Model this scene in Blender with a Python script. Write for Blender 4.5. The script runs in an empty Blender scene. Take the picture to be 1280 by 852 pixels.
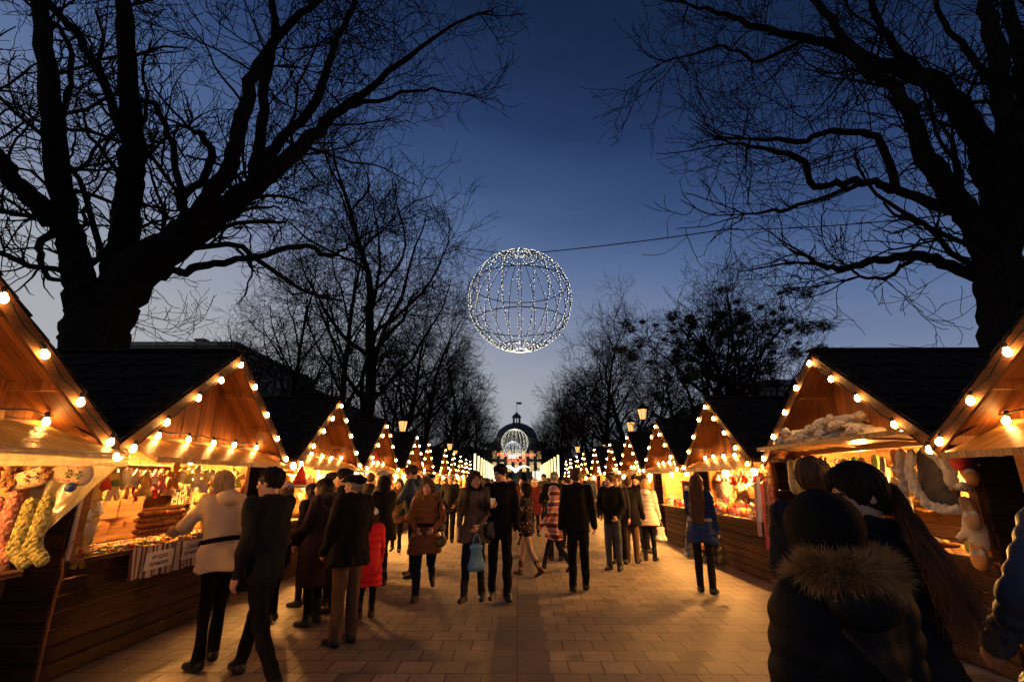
import bpy, bmesh, math, random
import numpy as np
from mathutils import Vector, Matrix
S = bpy.context.scene
COL = S.collection
R = math.radians
PI = math.pi

# ---------------------------------------------------------------- camera
CAM_H = 1.65
cam_data = bpy.data.cameras.new('camera'); cam = bpy.data.objects.new('camera', cam_data); COL.objects.link(cam)
cam_data.sensor_width = 36; cam_data.lens = 604 / 1280 * 36
cam_data.clip_start = 0.05; cam_data.clip_end = 2000
PITCH, YAW = R(16.07), R(0.547)
cam.location = (0, 0, CAM_H); cam.rotation_euler = (PI / 2 + PITCH, 0, YAW)
S.camera = cam
_RM = np.array(Matrix.Rotation(YAW, 3, 'Z') @ Matrix.Rotation(PI / 2 + PITCH, 3, 'X'))
def at(px, py, Y):
    """the point of the place seen in direction (px, py) of the photograph, at the distance Y down the avenue"""
    d = _RM @ np.array([(px - 640) / 604, -(py - 426) / 604, -1.0])
    return np.array([0, 0, CAM_H]) + d * (Y / d[1])

# ---------------------------------------------------------------- objects
def tag(o, label=None, cat=None, group=None, kind=None):
    if label: o['label'] = label
    if cat: o['category'] = cat
    if group: o['group'] = group
    if kind: o['kind'] = kind
    return o
def empty(name, loc=(0, 0, 0), rz=0):
    o = bpy.data.objects.new(name, None); COL.objects.link(o)
    o.location = loc; o.rotation_euler = (0, 0, rz); o.empty_display_size = .2
    return o
def link(name, me, parent=None, mats=None, loc=None, rot=None):
    o = bpy.data.objects.new(name, me); COL.objects.link(o)
    if parent is not None: o.parent = parent
    if mats is not None and len(me.materials) == 0:
        for m in (mats if isinstance(mats, (list, tuple)) else [mats]): me.materials.append(m)
    if loc is not None: o.location = loc
    if rot is not None: o.rotation_euler = rot
    return o
def kids(o): return list(o.children)
def copy_tree(o, parent=None):
    c = o.copy(); COL.objects.link(c)
    if parent is not None: c.parent = parent
    for ch in CH.get(o.name, []): copy_tree(ch, c)
    return c
CH = {}
def index_children():
    CH.clear()
    for o in bpy.data.objects:
        if o.parent: CH.setdefault(o.parent.name, []).append(o)

def raw_mesh(name, V, F=None, smooth=False, mi=None, quads=None):
    """V (n,3); F list of polygons, or quads (m,k) an array"""
    me = bpy.data.meshes.new(name)
    V = np.asarray(V, dtype=np.float32)
    if quads is not None:
        q = np.asarray(quads, dtype=np.int32); m, k = q.shape
        me.vertices.add(len(V)); me.vertices.foreach_set('co', V.ravel())
        me.loops.add(m * k); me.loops.foreach_set('vertex_index', q.ravel())
        me.polygons.add(m); me.polygons.foreach_set('loop_start', np.arange(0, m * k, k, dtype=np.int32))
        me.update(calc_edges=True)
    else:
        me.from_pydata(V.tolist(), [], F); me.update()
    if smooth: me.polygons.foreach_set('use_smooth', np.ones(len(me.polygons), dtype=bool))
    if mi is not None: me.polygons.foreach_set('material_index', np.asarray(mi, dtype=np.int32))
    return me

class MB:
    """collects boxes, prisms, tubes and lathes; build() links them as ONE mesh"""
    def __init__(s): s.V = []; s.F = []; s.mi = []; s.sm = []
    def add(s, V, F, m=0, smooth=False):
        n = len(s.V); s.V.extend([tuple(map(float, v)) for v in V])
        for f in F: s.F.append([i + n for i in f]); s.mi.append(m); s.sm.append(smooth)
        return s
    def box(s, lo, hi, m=0, rot=None, piv=None, bev=0.0):
        (x0, y0, z0), (x1, y1, z1) = lo, hi
        if x0 > x1: x0, x1 = x1, x0
        if y0 > y1: y0, y1 = y1, y0
        if z0 > z1: z0, z1 = z1, z0
        if bev > 0:
            b = min(bev, (x1 - x0) * .45, (y1 - y0) * .45, (z1 - z0) * .45)
            bm = bmesh.new(); bmesh.ops.create_cube(bm, size=1)
            for v in bm.verts:
                v.co = ((x0 + x1) / 2 + v.co.x * (x1 - x0), (y0 + y1) / 2 + v.co.y * (y1 - y0), (z0 + z1) / 2 + v.co.z * (z1 - z0))
            bmesh.ops.bevel(bm, geom=bm.edges[:], offset=b, segments=1, affect='EDGES')
            V = [tuple(v.co) for v in bm.verts]; F = [[v.index for v in f.verts] for f in bm.faces]; bm.free()
        else:
            V = [(x0, y0, z0), (x1, y0, z0), (x1, y1, z0), (x0, y1, z0), (x0, y0, z1), (x1, y0, z1), (x1, y1, z1), (x0, y1, z1)]
            F = [(0, 3, 2, 1), (4, 5, 6, 7), (0, 1, 5, 4), (1, 2, 6, 5), (2, 3, 7, 6), (3, 0, 4, 7)]
        if rot is not None:
            pv = Vector(piv if piv is not None else ((x0 + x1) / 2, (y0 + y1) / 2, (z0 + z1) / 2))
            V = [tuple(rot @ (Vector(v) - pv) + pv) for v in V]
        return s.add(V, F, m)
    def bar(s, a, b, w, h, m=0, up=(0, 0, 1)):
        a, b = Vector(a), Vector(b); d = (b - a).normalized(); x = d.cross(Vector(up))
        if x.length < 1e-4: x = d.cross(Vector((1, 0, 0)))
        x.normalize(); z = x.cross(d); V = []
        for p in (a, b):
            for i, j in ((-1, -1), (1, -1), (1, 1), (-1, 1)): V.append(p + x * (i * w / 2) + z * (j * h / 2))
        return s.add(V, [(0, 3, 2, 1), (4, 5, 6, 7), (0, 1, 5, 4), (1, 2, 6, 5), (2, 3, 7, 6), (3, 0, 4, 7)], m)
    def tube(s, pts, r, n=6, m=0, cap=True):
        pts = [Vector(p) for p in pts]; k = len(pts); rr = r if hasattr(r, '__len__') else [r] * k
        V = []; F = []; u = None
        for i, p in enumerate(pts):
            d = (pts[min(i + 1, k - 1)] - pts[max(i - 1, 0)])
            d = d.normalized() if d.length > 1e-9 else Vector((0, 0, 1))
            if u is None:
                u = d.cross(Vector((0, 0, 1)))
                if u.length < .05: u = d.cross(Vector((1, 0, 0)))
            u = (u - d * u.dot(d)).normalized(); w = d.cross(u)
            for j in range(n):
                a = 2 * PI * j / n; V.append(p + (u * math.cos(a) + w * math.sin(a)) * rr[i])
        for i in range(k - 1):
            for j in range(n): F.append((i * n + j, i * n + (j + 1) % n, (i + 1) * n + (j + 1) % n, (i + 1) * n + j))
        if cap: F.append(tuple(range(n))[::-1]); F.append(tuple((k - 1) * n + j for j in range(n)))
        return s.add(V, F, m, True)
    def lathe(s, prof, n=12, m=0, c=(0, 0, 0), sx=1, sy=1):
        V = []; F = []; k = len(prof)
        for r, z in prof:
            for j in range(n):
                a = 2 * PI * j / n; V.append((c[0] + r * math.cos(a) * sx, c[1] + r * math.sin(a) * sy, c[2] + z))
        for i in range(k - 1):
            for j in range(n): F.append((i * n + j, i * n + (j + 1) % n, (i + 1) * n + (j + 1) % n, (i + 1) * n + j))
        F.append(tuple(range(n))[::-1]); F.append(tuple((k - 1) * n + j for j in range(n)))
        return s.add(V, F, m, True)
    def ball(s, c, r, m=0, n=10, k=6):
        rx, ry, rz = r if hasattr(r, '__len__') else (r, r, r)
        prof = [(max(1e-4, math.cos(-PI / 2 + PI * i / k)), math.sin(-PI / 2 + PI * i / k)) for i in range(k + 1)]
        V = []; F = []
        for q, z in prof:
            for j in range(n):
                a = 2 * PI * j / n; V.append((c[0] + q * math.cos(a) * rx, c[1] + q * math.sin(a) * ry, c[2] + z * rz))
        for i in range(k):
            for j in range(n): F.append((i * n + j, i * n + (j + 1) % n, (i + 1) * n + (j + 1) % n, (i + 1) * n + j))
        return s.add(V, F, m, True)
    def prism(s, poly, axis, a, b, m=0):
        """poly 2-D outline extruded along an axis from a to b"""
        n = len(poly); V = []
        for t in (a, b):
            for p, q in poly: V.append({'x': (t, p, q), 'y': (p, t, q), 'z': (p, q, t)}[axis])
        F = [tuple(range(n))[::-1], tuple(range(n, 2 * n))] + [(i, (i + 1) % n, n + (i + 1) % n, n + i) for i in range(n)]
        return s.add(V, F, m)
    def mesh(s, name, mats=None):
        me = bpy.data.meshes.new(name); me.from_pydata(s.V, [], s.F); me.update()
        me.polygons.foreach_set('material_index', np.array(s.mi, dtype=np.int32))
        me.polygons.foreach_set('use_smooth', np.array(s.sm, dtype=bool))
        bm = bmesh.new(); bm.from_mesh(me); bmesh.ops.recalc_face_normals(bm, faces=bm.faces[:]); bm.to_mesh(me); bm.free()
        if mats is not None:
            for m in (mats if isinstance(mats, (list, tuple)) else [mats]): me.materials.append(m)
        return me
    def build(s, name, mats=None, parent=None, loc=None, rot=None):
        return link(name, s.mesh(name, mats), parent, None, loc, rot)

# ---------------------------------------------------------------- materials
MAT = {}
def nodes(name):
    m = bpy.data.materials.new(name); m.use_nodes = True; nt = m.node_tree
    return m, nt, nt.nodes['Principled BSDF']
def N(nt, t, **kw):
    n = nt.nodes.new(t)
    for k, v in kw.items():
        if k in n.inputs: n.inputs[k].default_value = v
        else: setattr(n, k, v)
    return n
def ramp(nt, fac, stops):
    r = nt.nodes.new('ShaderNodeValToRGB'); e = r.color_ramp.elements
    while len(e) < len(stops): e.new(.5)
    for i, (p, c) in enumerate(stops): e[i].position = p; e[i].color = (*c, 1) if len(c) == 3 else c
    nt.links.new(fac, r.inputs['Fac']); return r.outputs['Color']
def mul(c, f): return tuple(min(1, x * f) for x in c)
def M(name, c, rough=.75, var=.25, scale=9, bump=0, spec=.3, metal=0, stretch=(1, 1, 1), c2=None, sheen=0, bscale=None, coat=0):
    if name in MAT: return MAT[name]
    m, nt, b = nodes(name); L = nt.links.new
    tc = N(nt, 'ShaderNodeTexCoord'); mp = N(nt, 'ShaderNodeMapping'); mp.inputs['Scale'].default_value = stretch
    L(tc.outputs['Object'], mp.inputs['Vector'])
    nz = N(nt, 'ShaderNodeTexNoise', Scale=scale, Detail=5.0, Roughness=.6); L(mp.outputs[0], nz.inputs['Vector'])
    L(ramp(nt, nz.outputs['Fac'], [(.3, mul(c, 1 - var)), (.7, c2 if c2 else mul(c, 1 + var))]), b.inputs['Base Color'])
    b.inputs['Roughness'].default_value = rough; b.inputs['Specular IOR Level'].default_value = spec; b.inputs['Metallic'].default_value = metal
    if sheen: b.inputs['Sheen Weight'].default_value = sheen
    if coat: b.inputs['Coat Weight'].default_value = coat
    if bump:
        nb = N(nt, 'ShaderNodeTexNoise', Scale=bscale or scale * 4, Detail=4.0); L(mp.outputs[0], nb.inputs['Vector'])
        bp = N(nt, 'ShaderNodeBump', Strength=bump, Distance=.02); L(nb.outputs['Fac'], bp.inputs['Height']); L(bp.outputs[0], b.inputs['Normal'])
    MAT[name] = m; return m
def EM(name, c, strength):
    if name in MAT: return MAT[name]
    m, nt, b = nodes(name); b.inputs['Base Color'].default_value = (.8, .8, .75, 1)
    b.inputs['Emission Color'].default_value = (*c, 1); b.inputs['Emission Strength'].default_value = strength
    MAT[name] = m; return m
def WOOD(name, c, axis=0, width=.13, rough=.6, dark=.5, grain=14, line=.04):
    """boards running across AXIS (0,1,2 of object space), each with its own tint, fine grain and dark joints"""
    if name in MAT: return MAT[name]
    m, nt, b = nodes(name); L = nt.links.new
    tc = N(nt, 'ShaderNodeTexCoord'); sx = N(nt, 'ShaderNodeSeparateXYZ'); L(tc.outputs['Object'], sx.inputs[0])
    dv = N(nt, 'ShaderNodeMath', operation='DIVIDE'); L(sx.outputs[axis], dv.inputs[0]); dv.inputs[1].default_value = width
    fl = N(nt, 'ShaderNodeMath', operation='FLOOR'); L(dv.outputs[0], fl.inputs[0])
    fr = N(nt, 'ShaderNodeMath', operation='FRACT'); L(dv.outputs[0], fr.inputs[0])
    wn = N(nt, 'ShaderNodeTexWhiteNoise', noise_dimensions='1D'); L(fl.outputs[0], wn.inputs['W'])
    mp = N(nt, 'ShaderNodeMapping'); sc = [1.2, 1.2, 1.2]; sc[axis] = grain; mp.inputs['Scale'].default_value = sc
    av = N(nt, 'ShaderNodeVectorMath', operation='ADD'); L(tc.outputs['Object'], av.inputs[0]); L(wn.outputs['Color'], av.inputs[1])
    L(av.outputs[0], mp.inputs['Vector'])
    nz = N(nt, 'ShaderNodeTexNoise', Scale=3.0, Detail=7.0, Roughness=.65, Distortion=.6); L(mp.outputs[0], nz.inputs['Vector'])
    col = ramp(nt, nz.outputs['Fac'], [(.3, mul(c, dark)), (.5, c), (.75, mul(c, 1.35))])
    tint = N(nt, 'ShaderNodeMapRange'); L(wn.outputs['Value'], tint.inputs[0]); tint.inputs[3].default_value = .72; tint.inputs[4].default_value = 1.25
    mx = N(nt, 'ShaderNodeMix', data_type='RGBA', blend_type='MULTIPLY'); mx.inputs[0].default_value = 1
    L(col, mx.inputs[6]); L(tint.outputs[0], mx.inputs[7])
    lt = N(nt, 'ShaderNodeMath', operation='LESS_THAN'); L(fr.outputs[0], lt.inputs[0]); lt.inputs[1].default_value = line
    mx2 = N(nt, 'ShaderNodeMix', data_type='RGBA'); L(lt.outputs[0], mx2.inputs[0]); L(mx.outputs[2], mx2.inputs[6]); mx2.inputs[7].default_value = (*mul(c, .15), 1)
    L(mx2.outputs[2], b.inputs['Base Color']); b.inputs['Roughness'].default_value = rough; b.inputs['Specular IOR Level'].default_value = .25
    bp = N(nt, 'ShaderNodeBump', Strength=.35, Distance=.01); L(nz.outputs['Fac'], bp.inputs['Height']); L(bp.outputs[0], b.inputs['Normal'])
    MAT[name] = m; return m

# ---------------------------------------------------------------- implicit surfaces (people, toys, bags)
def smin(a, b, k):
    h = np.clip(.5 + .5 * (b - a) / k, 0, 1); return b + (a - b) * h - k * h * (1 - h)
class SD:
    def __init__(s): s.ops = []; s.pts = []
    def _b(s, p, r): s.pts.append(np.asarray(p, float) - r); s.pts.append(np.asarray(p, float) + r)
    def cap(s, a, b, ra, rb=None, k=.03, flat=None, quilt=None, op='u'):
        a, b = np.asarray(a, float), np.asarray(b, float); rb = ra if rb is None else rb
        if op == 'u': s._b(a, ra); s._b(b, rb)
        ab = b - a; L2 = max(1e-9, ab @ ab); Ln = math.sqrt(L2)
        def f(P):
            p = P - a
            t = np.clip(p @ ab / L2, 0, 1)
            q = p - t[:, None] * ab
            if flat is not None:
                n, sc = flat; q = q + (sc - 1) * (q @ n)[:, None] * n
            d = np.sqrt((q * q).sum(1)) - (ra + t * (rb - ra))
            if quilt: d = d - quilt[1] * (np.abs(np.sin(PI * (t * Ln + quilt[2] if len(quilt) > 2 else t * Ln) / quilt[0])) - .6)
            return d
        s.ops.append((op, f, k)); return s
    def ell(s, c, r, Rm=None, k=.03, op='u'):
        c, r = np.asarray(c, float), np.asarray(r, float)
        if op == 'u': s._b(c, r.max())
        def f(P):
            p = P - c
            if Rm is not None: p = p @ Rm
            k0 = np.sqrt(((p / r) ** 2).sum(1)); k1 = np.sqrt(((p / (r * r)) ** 2).sum(1)) + 1e-9
            return k0 * (k0 - 1) / k1
        s.ops.append((op, f, k)); return s
    def cut(s, n, c, k=.008):
        """keep the side the normal n points to"""
        n, c = np.asarray(n, float), np.asarray(c, float); n = n / np.linalg.norm(n)
        s.ops.append(('i', lambda P: -((P - c) @ n), k)); return s
    def disp(s, f): s.ops.append(('d', f, 0)); return s
    def ev(s, P):
        d = None
        for op, f, k in s.ops:
            if op == 'd': d = d + f(P); continue
            e = f(P)
            if d is None: d = e
            elif op == 'u': d = smin(d, e, k)
            elif op == 's': d = -smin(-d, e, k)
            elif op == 'i': d = -smin(-d, -e, k)
        return d
    def net(s, h, pad=.03):
        P = np.array(s.pts); return surface_net(s.ev, P.min(0) - pad, P.max(0) + pad, h)
def surface_net(f, lo, hi, h):
    c = 4; n = np.ceil((hi - lo) / (h * c)).astype(int) + 1
    ax = [lo[i] + (np.arange(n[i]) + .5) * h * c - h * .5 for i in range(3)]
    C = np.stack(np.meshgrid(*ax, indexing='ij'), -1).reshape(-1, 3)
    d = f(C).reshape(n); near = np.abs(d) < h * c * 1.9
    for i in range(3): near = near | False
    up = near
    for i in range(3): up = np.repeat(up, c, axis=i)
    sg = np.where(d < 0, -1., 1.)
    for i in range(3): sg = np.repeat(sg, c, axis=i)
    D = sg.astype(np.float32)
    idx = np.argwhere(up); D[tuple(idx.T)] = f(lo + idx * h)
    s = D < 0; nx, ny, nz = D.shape
    cnt = np.zeros((nx - 1, ny - 1, nz - 1), np.int8)
    offs = [(i, j, k) for i in (0, 1) for j in (0, 1) for k in (0, 1)]
    for i, j, k in offs: cnt += s[i:nx - 1 + i, j:ny - 1 + j, k:nz - 1 + k]
    act = (cnt > 0) & (cnt < 8); cells = np.argwhere(act); vid = -np.ones(act.shape, np.int32); vid[act] = np.arange(len(cells))
    val = np.stack([D[tuple((cells + o).T)] for o in offs], 1); O = np.array(offs, float)
    acc = np.zeros((len(cells), 3)); m = np.zeros(len(cells))
    for a in range(8):
        for b in range(a + 1, 8):
            if np.abs(O[a] - O[b]).sum() != 1: continue
            va, vb = val[:, a], val[:, b]; x = (va < 0) != (vb < 0); t = va[x] / (va[x] - vb[x])
            acc[x] += O[a] + t[:, None] * (O[b] - O[a]); m[x] += 1
    V = lo + (cells + acc / m[:, None]) * h
    Q = []
    for axi in range(3):
        sl0 = [slice(None)] * 3; sl1 = [slice(None)] * 3; sl0[axi] = slice(0, -1); sl1[axi] = slice(1, None)
        e = s[tuple(sl0)] != s[tuple(sl1)]; e0 = s[tuple(sl0)]
        p = np.argwhere(e); b, c2 = [(1, 2), (2, 0), (0, 1)][axi]
        lim = np.array(act.shape)
        ok = (p[:, b] > 0) & (p[:, c2] > 0) & (p[:, b] < lim[b]) & (p[:, c2] < lim[c2]); p = p[ok]
        eb = np.zeros(3, int); eb[b] = 1; ec = np.zeros(3, int); ec[c2] = 1
        q = np.stack([vid[tuple((p - eb - ec).T)], vid[tuple((p - ec).T)], vid[tuple(p.T)], vid[tuple((p - eb).T)]], 1)
        fl = ~e0[tuple(p.T)]; q[fl] = q[fl][:, ::-1]
        Q.append(q)
    Q = np.concatenate(Q); Q = Q[(Q >= 0).all(1)]
    return V, Q
def sd_mesh(name, sd, h, mats=None, mi=None):
    V, Q = sd.net(h); me = raw_mesh(name, V, quads=Q, smooth=True, mi=None if mi is None else mi(V[Q].mean(1)))
    if mats is not None:
        for m in (mats if isinstance(mats, (list, tuple)) else [mats]): me.materials.append(m)
    return me
def wrinkle(amp, f=22., seed=0):
    r = np.random.RandomState(seed); K = r.normal(size=(5, 3)) * f; K[:, 2] *= .55; ph = r.uniform(0, 6.3, 5)
    return lambda P: amp * np.sin(P @ K.T + ph).sum(1) / 2.2
# ================================================================ sky (dusk), exposure
w = bpy.data.worlds.new('World'); S.world = w; w.use_nodes = True
nt = w.node_tree; bg = nt.nodes['Background']; L = nt.links.new
tc = N(nt, 'ShaderNodeTexCoord'); sp = N(nt, 'ShaderNodeSeparateXYZ'); L(tc.outputs['Generated'], sp.inputs[0])
nzs = N(nt, 'ShaderNodeTexNoise', Scale=1.6, Detail=5.0, Roughness=.55)
mps = N(nt, 'ShaderNodeMapping'); mps.inputs['Scale'].default_value = (1, 1, 4.5); L(tc.outputs['Generated'], mps.inputs[0]); L(mps.outputs[0], nzs.inputs['Vector'])
ns = N(nt, 'ShaderNodeMapRange'); L(nzs.outputs['Fac'], ns.inputs[0]); ns.inputs[1].default_value = .3; ns.inputs[2].default_value = .7; ns.inputs[3].default_value = -.028; ns.inputs[4].default_value = .028
# a little brighter towards the left of the avenue, where the sun went down
lx = N(nt, 'ShaderNodeMath', operation='MULTIPLY'); L(sp.outputs[0], lx.inputs[0]); lx.inputs[1].default_value = .20
ad = N(nt, 'ShaderNodeMath', operation='ADD'); L(sp.outputs[2], ad.inputs[0]); L(ns.outputs[0], ad.inputs[1])
ad2 = N(nt, 'ShaderNodeMath', operation='ADD'); L(ad.outputs[0], ad2.inputs[0]); L(lx.outputs[0], ad2.inputs[1])
SKY = [(0, (.42, .43, .45)), (.10, (.40, .41, .44)), (.19, (.352, .376, .428)), (.316, (.205, .250, .375)), (.439, (.100, .158, .312)), (.535, (.048, .090, .216)),
       (.65, (.0196, .0425, .124)), (.77, (.0088, .0212, .0635)), (1, (.005, .012, .04))]
L(ramp(nt, ad2.outputs[0], SKY), bg.inputs['Color']); bg.inputs['Strength'].default_value = 1.0
S.view_settings.view_transform = 'Standard'; S.view_settings.look = 'None'; S.view_settings.exposure = 0; S.view_settings.gamma = 1
S.view_settings.use_curve_mapping = False
S.cycles.max_bounces = 6; S.cycles.diffuse_bounces = 3; S.cycles.glossy_bounces = 3; S.cycles.transparent_max_bounces = 12; S.cycles.sample_clamp_indirect = 4.0
S.cycles.use_denoising = True

# ================================================================ ground
def paving(name, c, tw, th, offs=.5):
    m, nt, b = nodes(name); L = nt.links.new
    tc = N(nt, 'ShaderNodeTexCoord')
    br = N(nt, 'ShaderNodeTexBrick', offset=offs, offset_frequency=2); L(tc.outputs['Object'], br.inputs['Vector'])
    br.inputs['Color1'].default_value = (*mul(c, .80), 1); br.inputs['Color2'].default_value = (*mul(c, 1.15), 1); br.inputs['Mortar'].default_value = (*mul(c, .22), 1)
    br.inputs['Scale'].default_value = 1; br.inputs['Mortar Size'].default_value = .0075; br.inputs['Mortar Smooth'].default_value = .3
    br.inputs['Brick Width'].default_value = tw; br.inputs['Row Height'].default_value = th; br.inputs['Bias'].default_value = -.1
    nz = N(nt, 'ShaderNodeTexNoise', Scale=1.1, Detail=8.0, Roughness=.7); L(tc.outputs['Object'], nz.inputs['Vector'])
    n2 = N(nt, 'ShaderNodeTexNoise', Scale=160.0, Detail=2.0); L(tc.outputs['Object'], n2.inputs['Vector'])
    g = N(nt, 'ShaderNodeMapRange'); L(nz.outputs['Fac'], g.inputs[0]); g.inputs[1].default_value = .3; g.inputs[2].default_value = .7; g.inputs[3].default_value = .50; g.inputs[4].default_value = 1.25
    g2 = N(nt, 'ShaderNodeMapRange'); L(n2.outputs['Fac'], g2.inputs[0]); g2.inputs[1].default_value = .3; g2.inputs[2].default_value = .7; g2.inputs[3].default_value = .75; g2.inputs[4].default_value = 1.25
    mm = N(nt, 'ShaderNodeMath', operation='MULTIPLY'); L(g.outputs[0], mm.inputs[0]); L(g2.outputs[0], mm.inputs[1])
    mx = N(nt, 'ShaderNodeMix', data_type='RGBA', blend_type='MULTIPLY'); mx.inputs[0].default_value = 1; L(br.outputs['Color'], mx.inputs[6]); L(mm.outputs[0], mx.inputs[7])
    n3 = N(nt, 'ShaderNodeTexVoronoi', Scale=1.35); n4 = N(nt, 'ShaderNodeTexNoise', Scale=5.0, Detail=6.0); L(tc.outputs['Object'], n4.inputs['Vector'])
    wv = N(nt, 'ShaderNodeMix', data_type='RGBA'); wv.inputs[0].default_value = .22; L(tc.outputs['Object'], wv.inputs[6]); L(n4.outputs['Color'], wv.inputs[7]); L(wv.outputs[2], n3.inputs['Vector'])
    st = N(nt, 'ShaderNodeMapRange'); L(n3.outputs['Distance'], st.inputs[0]); st.inputs[1].default_value = .10; st.inputs[2].default_value = .17; st.inputs[3].default_value = .55; st.inputs[4].default_value = 1
    m3 = N(nt, 'ShaderNodeMix', data_type='RGBA', blend_type='MULTIPLY'); m3.inputs[0].default_value = 1; L(mx.outputs[2], m3.inputs[6])
    gv = N(nt, 'ShaderNodeTexVoronoi', Scale=4.2); L(tc.outputs['Object'], gv.inputs['Vector']); gm = N(nt, 'ShaderNodeMapRange'); L(gv.outputs['Distance'], gm.inputs[0]); gm.inputs[1].default_value = .055; gm.inputs[2].default_value = .085; gm.inputs[3].default_value = .5; gm.inputs[4].default_value = 1
    gk = N(nt, 'ShaderNodeMath', operation='MULTIPLY'); L(gm.outputs[0], gk.inputs[0]); L(st.outputs[0], gk.inputs[1]); L(gk.outputs[0], m3.inputs[7])
    L(m3.outputs[2], b.inputs['Base Color'])
    rr = N(nt, 'ShaderNodeMapRange'); L(nz.outputs['Fac'], rr.inputs[0]); rr.inputs[1].default_value = .3; rr.inputs[2].default_value = .7; rr.inputs[3].default_value = .55; rr.inputs[4].default_value = .85
    L(rr.outputs[0], b.inputs['Roughness']); b.inputs['Specular IOR Level'].default_value = .22
    iv = N(nt, 'ShaderNodeMath', operation='SUBTRACT'); iv.inputs[0].default_value = 1; L(br.outputs['Fac'], iv.inputs[1])
    ia = N(nt, 'ShaderNodeMath', operation='MULTIPLY_ADD'); L(n2.outputs['Fac'], ia.inputs[0]); ia.inputs[1].default_value = .25; L(iv.outputs[0], ia.inputs[2])
    bp = N(nt, 'ShaderNodeBump', Strength=.8, Distance=.010); L(ia.outputs[0], bp.inputs['Height']); L(bp.outputs[0], b.inputs['Normal'])
    return m
def sheet(name, x0, x1, y0, y1, z, m):
    me = raw_mesh(name, [(x0, y0, z), (x1, y0, z), (x1, y1, z), (x0, y1, z)], [(0, 1, 2, 3)]); me.materials.append(m)
    return tag(link(name, me), kind='structure')
sheet('ground', -400, 400, -120, 900, -.008, M('earth', (.06, .055, .045), .95, .4, .8, bump=.3))
sheet('avenue_pavement', -12, 12, -12, 150, -.004, paving('paving_slabs', (.226, .184, .146), .315, .31))
sheet('dark_paving_strip', -.24, .30, -12, 150, 0, paving('dark_slabs', (.135, .115, .100), .54, .62, 0))

# ================================================================ trees
bark = M('bark', (.012, .010, .009), .95, .5, 6, bump=.8, stretch=(3, 3, .6), spec=.03)
twigm = M('twig_bark', (.011, .009, .008), .95, .4, 6, spec=.02)
def limb_mesh(name, chains, m):
    """chains: list of (points (n,3), radii (n,)); one mesh of tapered tubes"""
    Vs, Qs, base = [], [], 0; groups = {}
    for P, r in chains:
        s = 16 if r[0] > .12 else 6 if r[0] > .035 else 4 if r[0] > .014 else 3
        groups.setdefault((len(P), s), []).append((P, r))
    tris = []
    for (n, s), lst in groups.items():
        P = np.array([a for a, _ in lst]); r = np.array([b for _, b in lst]); B = len(lst)
        D = np.empty_like(P); D[:, 1:-1] = P[:, 2:] - P[:, :-2]; D[:, 0] = P[:, 1] - P[:, 0]; D[:, -1] = P[:, -1] - P[:, -2]
        D /= np.linalg.norm(D, axis=2, keepdims=True) + 1e-9
        ref = np.zeros((B, 1, 3)); md = P[:, -1] - P[:, 0]; k = np.argmin(np.abs(md), axis=1); ref[np.arange(B), 0, k] = 1
        U = np.cross(D, np.broadcast_to(ref, D.shape)); U /= np.linalg.norm(U, axis=2, keepdims=True) + 1e-9; W = np.cross(D, U)
        a = 2 * PI * np.arange(s) / s
        V = P[:, :, None, :] + (U[:, :, None, :] * np.cos(a)[None, None, :, None] + W[:, :, None, :] * np.sin(a)[None, None, :, None]) * r[:, :, None, None]
        V = V.reshape(-1, 3); i0 = (np.arange(B) * n * s)[:, None, None] + (np.arange(n - 1) * s)[None, :, None]
        j = np.arange(s)[None, None, :]; j1 = (j + 1) % s
        Q = np.stack([i0 + j, i0 + j1, i0 + s + j1, i0 + s + j], -1).reshape(-1, 4) + base
        Vs.append(V); Qs.append(Q); base += len(V)
    me = raw_mesh(name, np.concatenate(Vs), quads=np.concatenate(Qs), smooth=True); me.materials.append(m)
    return me
def walk(p, d, Ln, r0, r1, n, wig, trop, rng):
    P = [p]; d = d / np.linalg.norm(d); st = Ln / n
    for i in range(n):
        d = d + rng.normal(size=3) * wig + np.array([0, 0, trop]); d /= np.linalg.norm(d); p = p + d * st; P.append(p)
    return np.array(P), np.linspace(r0, r1, n + 1)
def perp(d, rng):
    v = np.cross(d, rng.normal(size=3)); return v / (np.linalg.norm(v) + 1e-9)
def sprout(P, r, lev, out, rng, K):
    """grow side branches from the limb (P, r); K[lev] = (per metre, length range, radius share, angle, wiggle, lift, steps, start)"""
    if lev >= len(K): return
    dens, (l0, l1), rs, ang, wig, trop, n, st = K[lev]
    seg = np.linalg.norm(np.diff(P, axis=0), axis=1); cum = np.concatenate([[0], np.cumsum(seg)]); Lt = cum[-1]
    num = rng.poisson(dens * Lt * (1 - st))
    for _ in range(num):
        t = (st + (1 - st) * rng.uniform()) * Lt; i = min(len(seg) - 1, int(np.searchsorted(cum, t) - 1)); i = max(i, 0)
        u = (t - cum[i]) / (seg[i] + 1e-9); p = P[i] + u * (P[i + 1] - P[i]); rr = r[i] + u * (r[i + 1] - r[i])
        d = (P[i + 1] - P[i]) / (seg[i] + 1e-9); a = R(rng.uniform(ang[0], ang[1]))
        dd = d * math.cos(a) + perp(d, rng) * math.sin(a); dd[2] -= .02
        ln = rng.uniform(l0, l1) * (1.15 - .6 * t / Lt); r0 = min(rr * .8, max(K_MIN, rr * rs)); 
        Q, q = walk(p, dd, ln, r0, max(K_MIN * .6, r0 * .35), n, wig, trop, rng)
        out.append((Q, q)); sprout(Q, q, lev + 1, out, rng, K)
K_MIN = .0095
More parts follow.
